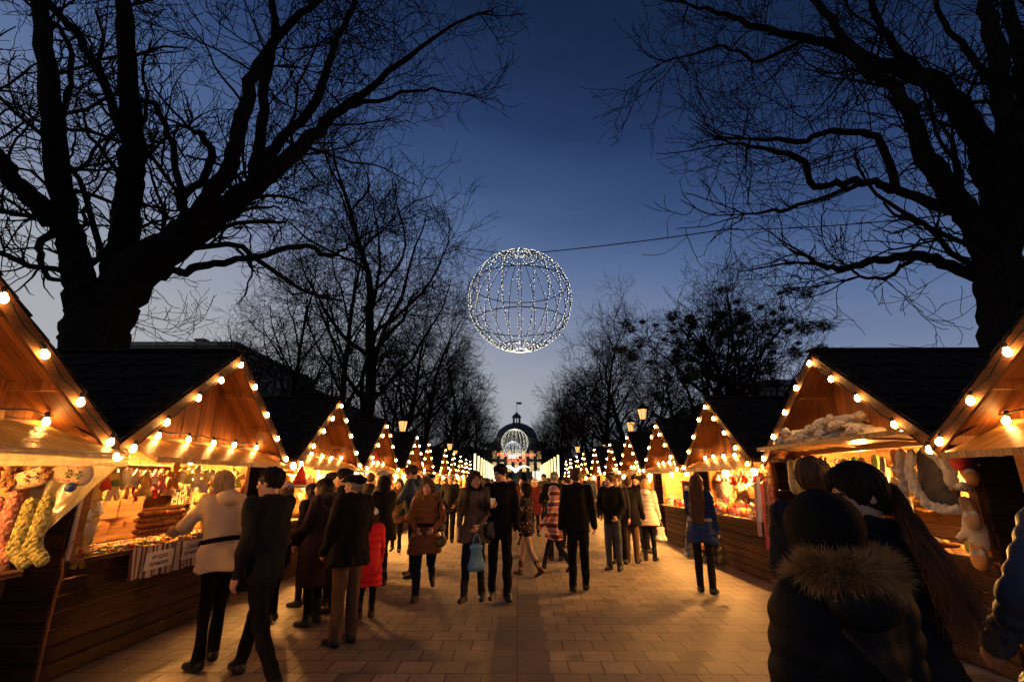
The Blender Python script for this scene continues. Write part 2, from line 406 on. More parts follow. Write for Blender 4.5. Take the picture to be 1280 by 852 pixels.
def smooth_limb(pts, rad, per=5, jit=.0, rng=None):
    """Catmull-Rom through the traced points"""
    P = np.array(pts, float); rr = np.array(rad, float); k = len(P); Q = []; q = []
    for i in range(k - 1):
        p0, p1, p2, p3 = P[max(i - 1, 0)], P[i], P[i + 1], P[min(i + 2, k - 1)]
        for t in np.arange(per) / per:
            Q.append(.5 * (2 * p1 + (p2 - p0) * t + (2 * p0 - 5 * p1 + 4 * p2 - p3) * t * t + (3 * p1 - p0 - 3 * p2 + p3) * t ** 3)); q.append(rr[i] + (rr[i + 1] - rr[i]) * t)
    Q.append(P[-1]); q.append(rr[-1]); Q = np.array(Q)
    if jit: Q[1:-1] += rng.normal(size=(len(Q) - 2, 3)) * jit
    return Q, np.array(q)
def tree_of(label, base, trunk, limbs, seed, K, group=None):
    """an old tree: trunk and limbs traced from the photograph at their own distances, branches grown from them"""
    rng = np.random.RandomState(seed); root = empty('bare_tree', base); tag(root, label, 'tree', group)
    tr = []; br = []
    b = np.array(base)
    for pts in trunk:
        Q, q = smooth_limb([p - b for p, _ in pts], [x for _, x in pts], 5); q = q * (1 + .06 * np.sin(np.arange(len(q)) * 1.7)); tr.append((Q, q))
    for pts in limbs:
        Q, q = smooth_limb([p - b for p, _ in pts], [x for _, x in pts], 5, .025, rng); tr.append((Q, q)); sprout(Q, q, 0, br, rng, K)
        # the limb's end runs out into a spray
        dd = Q[-1] - Q[-3]
        for _ in range(4):
            E, e = walk(Q[-1], dd / np.linalg.norm(dd) + rng.normal(size=3) * .45, rng.uniform(.8, 1.8), q[-1] * .8, K_MIN, 7, .16, .02, rng); br.append((E, e)); sprout(E, e, 1, br, rng, K)
    link('trunk', limb_mesh('trunk', tr, bark), root); link('crown', limb_mesh('crown', br, twigm), root)
    return root
def lm(pts, px0=1.0):
    """(px, py, Y, half width in px) -> (point, radius)"""
    out = []
    for x, y, Y, hw in pts:
        p = at(x, y, Y); zc = (p - np.array([0, 0, CAM_H])) @ -_RM[:, 2]; out.append((p, max(.008, hw * .80 * zc / 604)))
    return out
KB = [(2.0, (1.3, 3.8), .22, (35, 80), .20, .05, 10, .10), (3.2, (.6, 1.9), .5, (30, 75), .22, .06, 8, .1), (3.6, (.35, 1.0), .75, (30, 70), .25, .08, 6, .1)]
gl = at(122, 430, 7.9)
tree_of('massive old bare tree forking low behind the left stalls, thick dark limbs', (gl[0], 7.9, 0),
    [[(np.array([gl[0] - .1, 7.9, -.1]), .70), (np.array([gl[0], 7.9, 1.2]), .50)] + lm([(116, 445, 7.9, 44), (118, 415, 7.9, 42), (124, 392, 7.9, 40), (128, 372, 7.9, 26)])],
    [lm(x) for x in [
        [(112, 445, 7.9, 22), (108, 395, 7.85, 26), (100, 352, 7.75, 22), (88, 305, 7.6, 19), (76, 250, 7.4, 17), (66, 150, 7.2, 15), (55, 60, 7.0, 12), (48, -50, 6.8, 9)],
        [(84, 290, 7.5, 17), (50, 258, 7.2, 15), (18, 225, 6.9, 13), (-8, 190, 6.7, 12), (-40, 140, 6.5, 8)],
        [(125, 445, 7.9, 20), (140, 385, 7.9, 27), (150, 335, 7.95, 22), (158, 290, 8.0, 19), (162, 240, 8.2, 18), (167, 185, 8.4, 17), (160, 90, 8.7, 13), (155, 10, 8.9, 11), (150, -60, 9.2, 8)],
        [(122, 445, 7.9, 20), (142, 385, 7.9, 32), (172, 338, 7.8, 32), (215, 305, 7.7, 26), (262, 275, 7.7, 20), (318, 232, 7.8, 14), (380, 182, 8.0, 11), (425, 138, 8.2, 7), (485, 92, 8.5, 4.5), (550, 42, 8.8, 2.5), (598, 18, 9.0, 1.5)],
        [(205, 312, 7.7, 18), (245, 270, 7.4, 15), (284, 215, 7.1, 12), (302, 160, 6.9, 11), (318, 95, 6.7, 9), (352, 42, 6.6, 6), (405, -5, 6.5, 4)],
        [(322, 220, 7.8, 9), (348, 180, 8.2, 8), (392, 130, 8.6, 7), (412, 70, 9.0, 5), (440, 10, 9.3, 4), (460, -40, 9.5, 2.5)],
        [(316, 230, 7.8, 9), (326, 160, 7.6, 8), (334, 95, 7.4, 7), (342, 40, 7.3, 6), (347, -30, 7.2, 4)],
        [(160, 362, 7.9, 9), (188, 349, 8.0, 8), (222, 341, 8.2, 7), (268, 330, 8.6, 6), (320, 319, 9.0, 5), (385, 309, 9.5, 4.5), (412, 320, 9.7, 3.5), (445, 302, 10, 2), (475, 285, 10.2, 1)],
        [(152, 165, 8.4, 8), (122, 90, 8.2, 6.5), (95, 40, 8.0, 6), (62, 4, 7.8, 5), (40, -40, 7.6, 3)],
        [(227, 262, 7.5, 8), (225, 225, 7.3, 6), (212, 175, 7.2, 5), (196, 132, 7.1, 4), (176, 125, 7.0, 2.5)],
        [(228, 245, 7.5, 7), (254, 222, 7.2, 6), (264, 196, 7.1, 6), (256, 172, 7.0, 5), (235, 160, 6.9, 3)],
        [(62, 175, 7.2, 5), (85, 120, 7.5, 4), (88, 60, 7.7, 4), (60, 20, 7.9, 3), (20, -10, 8.1, 2)],
        [(430, 133, 8.2, 4), (480, 122, 8.6, 3), (530, 112, 9.0, 2), (580, 118, 9.3, 1)],
        [(75, 280, 7.4, 7), (50, 310, 7.2, 5), (62, 345, 7.0, 4), (92, 350, 6.9, 2)]]], 5, KB)
gr = at(1262, 430, 7.4)
tree_of('huge dark bare tree leaning over the avenue behind the right stalls', (gr[0], 7.4, 0),
    [[(np.array([gr[0] + .1, 7.4, -.1]), .70), (np.array([gr[0], 7.4, 1.2]), .48)] + lm([(1268, 445, 7.4, 38), (1262, 400, 7.4, 37), (1252, 350, 7.4, 33), (1246, 315, 7.4, 22)])],
    [lm(x) for x in [
        [(1258, 425, 7.4, 20), (1246, 345, 7.4, 25), (1224, 288, 7.3, 19), (1196, 250, 7.2, 16), (1165, 205, 7.1, 15), (1145, 160, 7.0, 11), (1118, 110, 7.0, 9), (1082, 88, 7.0, 8), (1050, 40, 7.1, 6), (1020, 5, 7.2, 5), (1000, -30, 7.3, 4)],
        [(1262, 410, 7.4, 20), (1248, 330, 7.4, 24), (1243, 250, 7.5, 18), (1228, 190, 7.7, 17), (1195, 130, 7.9, 16), (1150, 96, 8.1, 13), (1092, 78, 8.3, 10), (1035, 55, 8.6, 7), (960, 38, 8.9, 5), (905, 18, 9.1, 3.5), (860, 5, 9.3, 2)],
        [(1250, 320, 7.4, 24), (1264, 230, 7.1, 18), (1258, 160, 6.9, 15), (1248, 80, 6.7, 13), (1235, 10, 6.5, 10), (1228, -60, 6.4, 7)],
        [(1262, 290, 7.4, 18), (1282, 190, 7.6, 13), (1280, 90, 7.8, 11), (1262, 20, 8.0, 8), (1258, -50, 8.2, 6)],
        [(1245, 352, 7.4, 12), (1200, 337, 7.6, 9), (1150, 320, 7.9, 8), (1100, 325, 8.2, 6), (1060, 334, 8.5, 5), (1022, 330, 8.7, 3.5)],
        [(1192, 262, 7.2, 10), (1140, 246, 7.5, 7), (1098, 230, 7.8, 6), (1052, 227, 8.1, 6), (1017, 234, 8.4, 5), (1008, 208, 8.5, 5), (975, 190, 8.8, 4), (918, 180, 9.1, 2)],
        [(1118, 240, 7.6, 7), (1112, 200, 7.4, 6), (1088, 168, 7.3, 5.5), (1042, 164, 7.3, 5), (1000, 176, 7.4, 4.5), (938, 174, 7.5, 2.5)],
        [(1080, 229, 7.9, 4), (1030, 246, 7.7, 3.5), (975, 262, 7.5, 3), (930, 268, 7.4, 1.5)],
        [(1160, 100, 8.1, 7), (1120, 60, 7.8, 6), (1095, 20, 7.6, 5), (1080, -30, 7.4, 4)],
        [(1245, 110, 6.8, 6), (1215, 70, 7.0, 5), (1180, 30, 7.2, 4), (1165, -20, 7.4, 3)],
        [(1010, 48, 8.7, 4), (950, 75, 8.4, 3), (905, 60, 8.2, 2), (850, 72, 8.0, 1)],
        [(1150, 318, 7.9, 4), (1110, 345, 8.1, 3), (1075, 345, 8.3, 2)]]], 11, KB)

# the rows of younger trees behind the stalls: three grown forms, each copied
def grown(seed, H, spread_, forks, thick=.2, K=None, twmin=.0135, blobs=0, leader=.9):
    """a bare tree: a leader that runs up through the crown, ascending limbs off it, branches and twigs off those"""
    global K_MIN
    rng = np.random.RandomState(seed); K_MIN = twmin; br = []; trk = []
    P, r = walk(np.zeros(3), np.array([rng.normal() * .05, rng.normal() * .05, 1]), H * leader, thick * 1.1, .022, 18, .085, .05, rng); r = thick * 1.1 * (1 - np.linspace(0, 1, 19)) ** .85 * (1 - .25 * np.linspace(0, 1, 19)) + .010; trk.append((P, r))
    n = 3 + forks * 2; a0 = rng.uniform(0, 6.28)
    for i in range(n):
        t = .22 + .66 * (i / n) ** 1.1; k = int(t * 18); a = a0 + i * 2.4 + rng.uniform(-.4, .4); tl = spread_ * rng.uniform(.55, 1.0) * (1.05 - .45 * t)
        d = np.array([math.cos(a) * math.sin(tl), math.sin(a) * math.sin(tl), math.cos(tl)])
        Q, q = walk(P[k], d, H * rng.uniform(.30, .44) * (1.25 - .75 * t), r[k] * rng.uniform(.45, .65), .016, 10, .13, .055, rng); trk.append((Q, q)); sprout(Q, q, 0, br, rng, K)
    sprout(P[8:], r[8:], 0, br, rng, K)
    K_MIN = .0095
    out = [limb_mesh('trunk', trk, bark), limb_mesh('crown', br, twigm)]
    if blobs:   # mistletoe: dense balls of short stems
        ch = []; V = []; F = []
        ends = [b for b in br if b[0][0][2] > H * .45]
        for _ in range(blobs):
            c = ends[rng.randint(len(ends))][0][-3]; rad = rng.uniform(.10, .24)
            for _ in range(240):
                d = rng.normal(size=3); d /= np.linalg.norm(d); e = c + d * rad * rng.uniform(.3, 1.25) * np.array([1.1, 1.1, .85])
                u = perp(d, rng) * .011; n = len(V); V += [e + u, e - u, c + d * rad * .15]; F.append((n, n + 1, n + 2))
        me = raw_mesh('mistletoe', V, F); me.materials.append(M('mistletoe_leaf', (.035, .04, .015), .8, .4)); out.append(me)
    return out
KG = [(1.9, (1.2, 3.2), .30, (35, 75), .15, .035, 8, .22), (3.2, (.8, 2.2), .5, (32, 70), .19, .04, 6, .12), (3.4, (.4, 1.2), .75, (30, 65), .22, .05, 4, .1)]
KD = [(2.6, (1.2, 2.8), .45, (28, 65), .14, .04, 6, .2), (3.2, (.7, 1.7), .5, (30, 70), .18, .03, 5, .12), (3.6, (.4, 1.0), .7, (30, 65), .2, .03, 4, .1)]
FORMS = {'tall': grown(3, 15.5, 1.15, 7, .24, KG), 'broad': grown(8, 12, 1.4, 7, .24, KG, leader=.78), 'mistletoe': grown(14, 9.5, 1.35, 7, .19, KD, .0115, 60, .8), 'slender': grown(21, 15.0, 1.0, 5, .17, KG)}
def place_tree(form, label, x, y, rz, s, sz=None, group='bare trees lining the avenue'):
    root = empty('bare_tree', (x, y, 0), rz); root.scale = (s, s, sz or s); tag(root, label, 'tree', group)
    for me in FORMS[form]: link(me.name.split('.')[0], me, root)
    return root
TREES = [
    ('slender', 'slim bare tree left of the tall twin-stemmed one, behind the third left stall', -7.3, 18.6, .4, .95, .92), ('tall', 'tall bare tree with a wide fine crown behind the left stalls', -7.1, 22.4, 0, 1.3, 1.32),
    ('broad', 'spreading bare tree left of the lit globe, behind the left row of stalls', -7.4, 31, 1.1, 1.25, 1.35), ('tall', 'bare tree below and left of the lit globe, mid distance', -7.5, 38, 2.0, 1.05, 1.15),
    ('mistletoe', 'low bare tree full of dark mistletoe balls behind the right stalls', 7.9, 20.5, .8, 1.40, 1.16), ('mistletoe', 'broader bare tree with mistletoe, nearer the huge right tree', 10.8, 22, 3.3, 1.45, 1.22),
    ('tall', 'tall bare tree right of the lit globe, behind the right row', 7.6, 45, 1.3, 1.15, 1.25), ('broad', 'bare tree between the mistletoe trees and the globe', 7.7, 34, 2.2, 1.15, 1.15)]
for f, lb, x, y, rz, s, sz in TREES: place_tree(f, lb, x, y, rz, s, sz)
place_tree('broad', 'spreading bare tree in front of the pinkish house, between the left trunks', -14.5, 25, 2.0, 1.0, .95); place_tree('slender', 'slim bare tree before the long grey house on the left', -16.5, 36, 1.0, .95, .9)
rt = random.Random(4)
ORD = ['first', 'second', 'third', 'fourth', 'fifth', 'sixth', 'seventh', 'eighth', 'ninth', 'tenth', 'eleventh', 'twelfth', 'thirteenth', 'fourteenth', 'fifteenth', 'sixteenth', 'seventeenth', 'eighteenth', 'nineteenth', 'twentieth']
for sd, nm in ((-1, 'left'), (1, 'right')):
    for i, y in enumerate((49, 56, 64, 73, 83, 95, 108, 122)):
        f = ('broad', 'tall', 'slender')[i % 3]
        place_tree(f, f'{ORD[i]} tree from the near end of the far {nm} row, bare and dark', sd * (7.6 + rt.uniform(-.3, .6)), y + (3 if sd > 0 else 0), rt.uniform(0, 6), rt.uniform(1.05, 1.3))
    for i, y in enumerate((27, 36, 46, 58, 72)):
        place_tree(('slender', 'broad')[i % 2], f'{ORD[i]} tree of the outer {nm} row, seen between nearer trunks', sd * (12.5 + rt.uniform(-1, 1)), y, rt.uniform(0, 6), rt.uniform(.95, 1.15), group='outer bare trees')
for i, (x, y) in enumerate(((20, 26), (24.5, 27.5), (29, 27), (31, 31))):
    place_tree('broad', f'{ORD[i]} small bare tree right of the mistletoe trees, under the huge tree', x, y, i * 1.3, .62, .74, 'small trees by the right buildings')

# ================================================================ buildings
stone = M('rendered_wall', (.40, .27, .20), .9, .2, 1.2); stone2 = M('ochre_render', (.28, .24, .17), .9, .2, 1.2); trimm = M('stone_trim', (.20, .175, .155), .85, .2, 3)
roofm = M('tin_roof', (.05, .05, .055), .6, .3, 2); glassd = M('dark_window', (.012, .014, .018), .15, .2, 2, spec=.6); litw = EM('lit_window', (1, .62, .22), 2.2)
def house(name, label, x0, x1, y0, y1, H, wallm, floors, lit, chim, rng):
    root = empty(name, ((x0 + x1) / 2, (y0 + y1) / 2, 0)); tag(root, label, 'building'); ox, oy = root.location[0], root.location[1]
    m = MB(); m.box((x0 - ox, y0 - oy, -.02), (x1 - ox, y1 - oy, H)); m.build('wall', wallm, root)
    c = MB(); c.box((x0 - ox - .5, y0 - oy - .5, H), (x1 - ox + .5, y1 - oy + .5, H + .35)); c.box((x0 - ox - .25, y0 - oy - .25, H - .45), (x1 - ox + .25, y1 - oy + .25, H - .003)); c.build('cornice', trimm, root)
    r = MB(); a, b, e, f = x0 - ox - .4, x1 - ox + .4, y0 - oy - .4, y1 - oy + .4; ins = min(b - a, f - e) * .4
    z0, z1 = H + .35, H + 1.9
    r.add([(a, e, z0), (b, e, z0), (b, f, z0), (a, f, z0), (a + ins, e + ins, z1), (b - ins, e + ins, z1), (b - ins, f - ins, z1), (a + ins, f - ins, z1)],
          [(0, 1, 5, 4), (1, 2, 6, 5), (2, 3, 7, 6), (3, 0, 4, 7), (4, 5, 6, 7), (0, 3, 2, 1)])
    rf = r.build('roof', roofm, root)
    for k in range(chim):
        q = MB(); cx = a + 1.5 + (b - a - 3) * rng.random(); cy = e + 1.2 + (f - e - 2.4) * rng.random(); q.box((cx - .45, cy - .3, H), (cx + .45, cy + .3, H + 2.4)); q.box((cx - .55, cy - .4, H + 2.4), (cx + .55, cy + .4, H + 2.6)); q.build('chimney', M('brick', (.19, .09, .06), .9, .3, 8), rf)
    fh = H / floors
    def win(p, n, t):
        # p centre on the wall, n outward normal, t along the wall
        p, n, t = Vector(p), Vector(n), Vector(t); fr = MB(); W, Hh = .62, .95
        def q(u, z, o): return p + t * u + Vector((0, 0, z)) + n * o
        for u0, u1, z0_, z1_ in ((-W - .14, -W, -Hh, Hh), (W, W + .14, -Hh, Hh), (-W - .2, W + .2, Hh, Hh + .2), (-W - .25, W + .25, -Hh - .16, -Hh)):
            V = [q(u, z, o) for o in (-.02, .12) for u, z in ((u0, z0_), (u1, z0_), (u1, z1_), (u0, z1_))]; fr.add(V, [(0, 3, 2, 1), (4, 5, 6, 7), (0, 1, 5, 4), (1, 2, 6, 5), (2, 3, 7, 6), (3, 0, 4, 7)])
        fo = fr.build('window', trimm, root); g = MB(); g.add([q(-W, -Hh, .02), q(W, -Hh, .02), q(W, Hh, .02), q(-W, Hh, .02)], [(0, 1, 2, 3)])
        g.add([q(-.03, -Hh, .05), q(.03, -Hh, .05), q(.03, Hh, .05), q(-.03, Hh, .05)], [(0, 1, 2, 3)], 1)
        g.build('pane', [litw if rng.random() < lit else glassd, trimm], fo)
    for fl in range(floors):
        z = fl * fh + fh * .55
        nx = int((x1 - x0) / 2.6); ny = int((y1 - y0) / 2.9)
        for k in range(nx): win((x0 - ox + (k + .5) * (x1 - x0) / nx, y0 - oy, z), (0, -1, 0), (1, 0, 0))
        xx, nn = (x1 - ox, 1) if x1 < 0 else (x0 - ox, -1)
        for k in range(min(ny, 5)): win((xx, y0 - oy + (k + .5) * 2.9, z), (nn, 0, 0), (0, 1, 0))
    return root
rb = random.Random(9)
house('town_house', 'pale pinkish town house seen behind the massive left tree', -39, -25, 41, 58, 13.0, stone, 3, .0, 3, rb)
house('town_house', 'long grey house with dark roof beyond the pinkish one', -38, -25.4, 58.4, 96, 12.2, trimm, 3, .25, 3, rb)
house('town_house', 'ochre house behind the small bare trees on the right', 25, 40, 30, 52, 9.0, stone2, 3, .0, 3, rb)
house('town_house', 'dark-roofed house far along the right side of the avenue', 26, 40, 52.5, 100, 11.5, trimm, 3, .3, 2, rb)

def opera():
    root = empty('opera_house', (0, 205, 0)); tag(root, 'domed theatre closing the far end of the avenue', 'theatre')
    st = M('theatre_stone', (.33, .27, .19), .8, .2, .5); cop = M('copper_roof', (.045, .05, .045), .6, .3, .6)
    b = MB(); b.box((-22, 0, 0), (22, 30, 13)); b.box((-12, -4, 0), (12, 0, 15))
    for x in (-22.5, 18.5): b.box((x, -2, 0), (x + 4, 4, 15))
    b.build('wall', st, root)
    c = MB(); c.box((-22.6, -.6, 13), (22.6, 30.5, 13.9)); c.box((-12.6, -4.6, 15), (12.6, 0, 15.9)); c.build('cornice', trimm, root)
    p = MB(); p.prism([(-12.6, 15.9), (12.6, 15.9), (0, 20.5)], 'y', -4.5, -1); p.build('pediment', st, root)
    for i in range(8):
        x = -10.5 + 3 * i; q = MB(); q.lathe([(.62, 3), (.55, 9), (.5, 13.6), (.75, 14), (.75, 14.9)], 10, c=(x, -4.9, 0)); q.build('column', trimm, root)
    for i in range(7):
        x = -9 + 3 * i
        for z0, z1 in ((5, 8.6), (10, 13)):
            q = MB(); q.box((x - .8, -4.12, z0), (x + .8, -4.0, z1)); q.lathe([(.8, 0), (.8, .1)], 12, c=(x, -4.06, z1), sy=.06); q.build('window', EM('theatre_window', (1, .62, .2), .9), root)
    for sx in (-1, 1):
        for i in range(3):
            q = MB(); x = sx * (14 + 2.6 * i); q.box((x - .7, -.12, 5), (x + .7, 0, 9)); q.build('window', EM('theatre_window', (1, .62, .2), .9), root)
    d = MB(); d.lathe([(9.3, 14), (9.3, 18.5), (9.7, 18.7), (9.6, 19.3), (8.9, 19.4)], 32, c=(0, 12, 0)); d.build('drum', st, root)
    prof = [(8.9 * math.cos(a), 19.4 + 6.6 * math.sin(a)) for a in np.linspace(0, 1.42, 12)]
    d = MB(); d.lathe(prof, 32, c=(0, 12, 0))
    for k in range(16):
        a = 2 * PI * k / 16; d.tube([(r_ * math.cos(a), 12 + r_ * math.sin(a), z_) for r_, z_ in prof], .16, 4)
    d.build('dome', cop, root)
    l = MB()
    for k in range(8):
        a = 2 * PI * k / 8; l.tube([(1.5 * math.cos(a), 12 + 1.5 * math.sin(a), 25.6), (1.5 * math.cos(a), 12 + 1.5 * math.sin(a), 28.6)], .28, 6)
    l.lathe([(2.2, 25.4), (2.2, 26.1), (1.9, 26.15)], 16, c=(0, 12, 0)); l.lathe([(2.1, 28.5), (2.1, 28.9), (1.7, 29.4), (.9, 30.2), (.35, 30.7), (.15, 31.2)], 16, c=(0, 12, 0)); l.build('lantern', cop, root)
    f = MB(); f.tube([(0, 12, 31), (0, 12, 35.6)], .09, 5); fp = f.build('flagpole', cop, root)
    f = MB(); f.box((.09, 11.97, 34.5), (2.3, 12.03, 35.5)); f.build('flag', M('flag_cloth', (.04, .05, .09)), fp)
opera()
# ================================================================ market stalls
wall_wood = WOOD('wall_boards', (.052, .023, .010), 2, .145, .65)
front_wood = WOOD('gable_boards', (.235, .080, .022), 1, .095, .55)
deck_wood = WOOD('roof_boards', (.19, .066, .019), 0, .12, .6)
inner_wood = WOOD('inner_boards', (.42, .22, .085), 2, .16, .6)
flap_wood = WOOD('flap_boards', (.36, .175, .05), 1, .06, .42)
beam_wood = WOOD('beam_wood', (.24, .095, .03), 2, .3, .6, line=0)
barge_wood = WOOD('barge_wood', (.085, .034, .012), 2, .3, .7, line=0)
top_wood = WOOD('counter_wood', (.40, .21, .085), 0, .14, .5)
shingle = M('bitumen_shingle', (.020, .016, .013), .95, .6, 9, bump=.8, spec=.04)
EAVE_U, RIDGE, EAVE_Z, OVER, WALLU = 1.60, 3.22, 2.0, .42, 1.40
def roofz(u): return RIDGE - (RIDGE - EAVE_Z) * abs(u) / EAVE_U
def stall_parts(s):
    """meshes of one stall; local x = s * depth into the stall, y along the avenue. Returns [(name, mesh, [sub-parts])]"""
    P = []
    def mb(): return MB()
    def bx(m, v0, v1, u0, u1, z0, z1, mi=0, bev=0): m.box((s * v0, u0, z0), (s * v1, u1, z1), mi, bev=bev)
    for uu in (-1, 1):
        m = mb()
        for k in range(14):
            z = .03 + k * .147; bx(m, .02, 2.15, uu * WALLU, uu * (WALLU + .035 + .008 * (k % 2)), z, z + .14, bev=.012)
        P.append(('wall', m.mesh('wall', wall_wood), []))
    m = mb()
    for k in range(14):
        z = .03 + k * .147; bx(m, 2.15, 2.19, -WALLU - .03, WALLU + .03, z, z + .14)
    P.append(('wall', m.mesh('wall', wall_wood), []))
    m = mb()
    for k in range(7): bx(m, 0, .035, -WALLU + .004, WALLU - .004, .02 + k * .132, .145 + k * .132, bev=.012)
    m2 = mb(); bx(m2, -.14, .55, -WALLU + .003, WALLU - .003, .95, .99, bev=.006)
    P.append(('counter', m.mesh('counter', wall_wood), [('counter_top', m2.mesh('counter_top', top_wood))]))
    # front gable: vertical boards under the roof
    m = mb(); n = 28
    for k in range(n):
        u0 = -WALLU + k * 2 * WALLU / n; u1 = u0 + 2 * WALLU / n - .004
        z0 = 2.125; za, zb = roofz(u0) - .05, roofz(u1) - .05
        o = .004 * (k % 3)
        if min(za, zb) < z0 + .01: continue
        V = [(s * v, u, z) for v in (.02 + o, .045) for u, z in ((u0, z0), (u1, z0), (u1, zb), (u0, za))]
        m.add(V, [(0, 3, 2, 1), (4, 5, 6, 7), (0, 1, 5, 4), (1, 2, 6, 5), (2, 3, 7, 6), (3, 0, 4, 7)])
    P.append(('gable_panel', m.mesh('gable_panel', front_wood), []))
    m = mb(); m.prism([(-WALLU, 2.05), (WALLU, 2.05), (0, roofz(0) - .06)], 'x', s * 2.16, s * 2.185); P.append(('gable_panel', m.mesh('rear_gable', wall_wood), []))
    m = mb(); bx(m, -.035, .065, -WALLU - .06, WALLU + .06, 2.0, 2.12, bev=.008); P.append(('beam', m.mesh('beam', beam_wood), []))
    for uu in (-1, 1):
        m = mb(); bx(m, -.02, .07, uu * (WALLU - .09), uu * (WALLU - .002), .99, 2.0, bev=.006); P.append(('post', m.mesh('post', beam_wood), []))
    # roof: boarded deck with purlins showing under the overhang, shingles on top
    for uu in (-1, 1):
        m = mb(); t = .03
        a = (0, RIDGE); b = (uu * EAVE_U, EAVE_Z); nx, nz = uu * (RIDGE - EAVE_Z), EAVE_U; ln = math.hypot(nx, nz); nx, nz = nx / ln, nz / ln
        V = [(s * v, p[0] + nx * o, p[1] + nz * o) for v in (-OVER, 2.3) for p in (a, b) for o in (-t, 0)]
        m.add(V, [(0, 1, 3, 2), (4, 6, 7, 5), (0, 2, 6, 4), (1, 5, 7, 3), (2, 3, 7, 6), (0, 4, 5, 1)])
        for q in (.32, .66, .97):
            u = uu * EAVE_U * q; z = roofz(u) - t - .035; m.bar((s * (-OVER + .04), u, z), (s * .6, u, z), .05, .07)
        c = mb(); rows = 11; rr = random.Random(uu + 5)
        for k in range(rows):
            q0, q1 = k / rows, (k + 1.25) / rows; o0, o1 = .006 + .006 * (k % 2), .026 + .006 * (k % 2)
            nn = 15
            for j in range(nn):
                v0 = -OVER - .02 + j * (2.34 + .03) / nn; v1 = v0 + 2.36 / nn - .006; jq = rr.uniform(-.02, .03)
                pts = []
                for q, o in ((q0, o0), (min(q1, 1.03) + jq, o1)):
                    u, z = uu * EAVE_U * q, RIDGE - (RIDGE - EAVE_Z) * q
                    pts.append((u + nx * o, z + nz * o)); pts.append((u + nx * (o + .014), z + nz * (o + .014)))
                V = [(s * v, p, q_) for v in (v0, v1) for p, q_ in pts]
                c.add(V, [(0, 1, 3, 2), (4, 6, 7, 5), (0, 2, 6, 4), (1, 5, 7, 3), (2, 3, 7, 6), (0, 4, 5, 1)])
        if uu == 1: c.bar((s * (-OVER - .03), 0, RIDGE + .045), (s * 2.31, 0, RIDGE + .045), .16, .03)
        P.append(('roof', m.mesh('roof', deck_wood), [('shingles', c.mesh('shingles', shingle))]))
        m = mb(); e = 1.02; m.bar((s * (-OVER - .017), 0, RIDGE - .075), (s * (-OVER - .017), uu * EAVE_U * e, RIDGE - .075 - (RIDGE - EAVE_Z) * e), .12, .03, up=(s, 0, 0)); P.append(('bargeboard', m.mesh('bargeboard', barge_wood), []))
    m = mb(); m.bar((s * (-OVER + .03), 0, RIDGE - .1), (s * 2.2, 0, RIDGE - .1), .06, .1); P.append(('ridge_beam', m.mesh('ridge_beam', beam_wood), []))
    # inside: lining, shelves, floor
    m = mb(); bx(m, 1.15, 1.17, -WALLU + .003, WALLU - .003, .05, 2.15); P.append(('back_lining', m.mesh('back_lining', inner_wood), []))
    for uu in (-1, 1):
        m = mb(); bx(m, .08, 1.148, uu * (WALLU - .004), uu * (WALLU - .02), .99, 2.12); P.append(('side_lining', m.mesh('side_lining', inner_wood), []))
    for z in (1.28, 1.56, 1.83):
        m = mb(); bx(m, .80, 1.148, -WALLU + .024, WALLU - .024, z, z + .022); P.append(('shelf', m.mesh('shelf', top_wood), []))
    m = mb(); bx(m, .04, 2.14, -WALLU + .003, WALLU - .003, .0, .06); P.append(('floor_board', m.mesh('floor_board', wall_wood), []))
    return P
PARTS = {s: stall_parts(s) for s in (-1, 1)}
def flap_mesh(s, droop):
    m = MB(); A, B = (-.05, 2.07), (-.60, 2.07 - droop)
    m.bar((s * A[0], 0, A[1]), (s * B[0], 0, B[1]), 2 * WALLU - .02, .022)
    dx, dz = B[0] - A[0], B[1] - A[1]; ln = math.hypot(dx, dz); o = -.022
    for k in (-.93, 0, .93): m.bar((s * -.08, k, A[1] - .022 - .03 * droop), (s * -.58, k, B[1] - .020), .06, .02)
    m.bar((s * (B[0] - .012), -WALLU + .01, B[1]), (s * (B[0] - .012), WALLU - .01, B[1]), .022, .05)
    return m.mesh('serving_flap', flap_wood)
FLAPS = {(s, d): flap_mesh(s, d) for s in (-1, 1) for d in (.23, -.02)}
def stall(s, X, Y, label, droop=.23):
    root = empty('market_stall', (X, Y, 0)); tag(root, label, 'market stall', 'gabled wooden stalls along the avenue')
    for nm, me, sub in PARTS[s]:
        o = link(nm, me, root)
        for n2, m2 in sub: link(n2, m2, o)
    link('serving_flap', FLAPS[(s, droop)], root)
    return root
XL, XR = -3.98, 4.22
STALLS = {}; rj = random.Random(2)
for s, nm in ((-1, 'left'), (1, 'right')):
    for k in range(11):
        Y = 2.62 if k == 0 else 6.02 + 3.65 * (k - 1) + (.06 if s > 0 else 0)
        X = {(-1, 0): -3.92, (1, 0): 4.0}.get((s, k), (XL - .012 * k) if s < 0 else (XR + .012 * k))
        lb = {(-1, 0): 'stall numbered 03 with yellow plastic sheeting over its front', (-1, 1): 'left stall selling gingerbread, with a striped cloth over the counter',
              (-1, 2): 'left stall with a red santa hat hanging at its corner', (-1, 3): 'left stall with a red banner across its gable',
              (1, 0): 'stall at the right edge with lace pictures hung inside', (1, 1): 'right stall with white plush sheep heaped above the counter',
              (1, 2): 'right stall packed with bright little dolls and scarves', (1, 3): 'right stall with a wooden drawer cabinet on the counter'}.get((s, k), f'{ORD[k]} gabled stall from the camera in the {nm} row')
        if k > 3: X += rj.uniform(-.10, .10); Y += rj.uniform(-.14, .14)
        STALLS[(s, k)] = (X, Y); stall(s, X, Y, lb, -.02 if (s, k) == (1, 1) else .23)

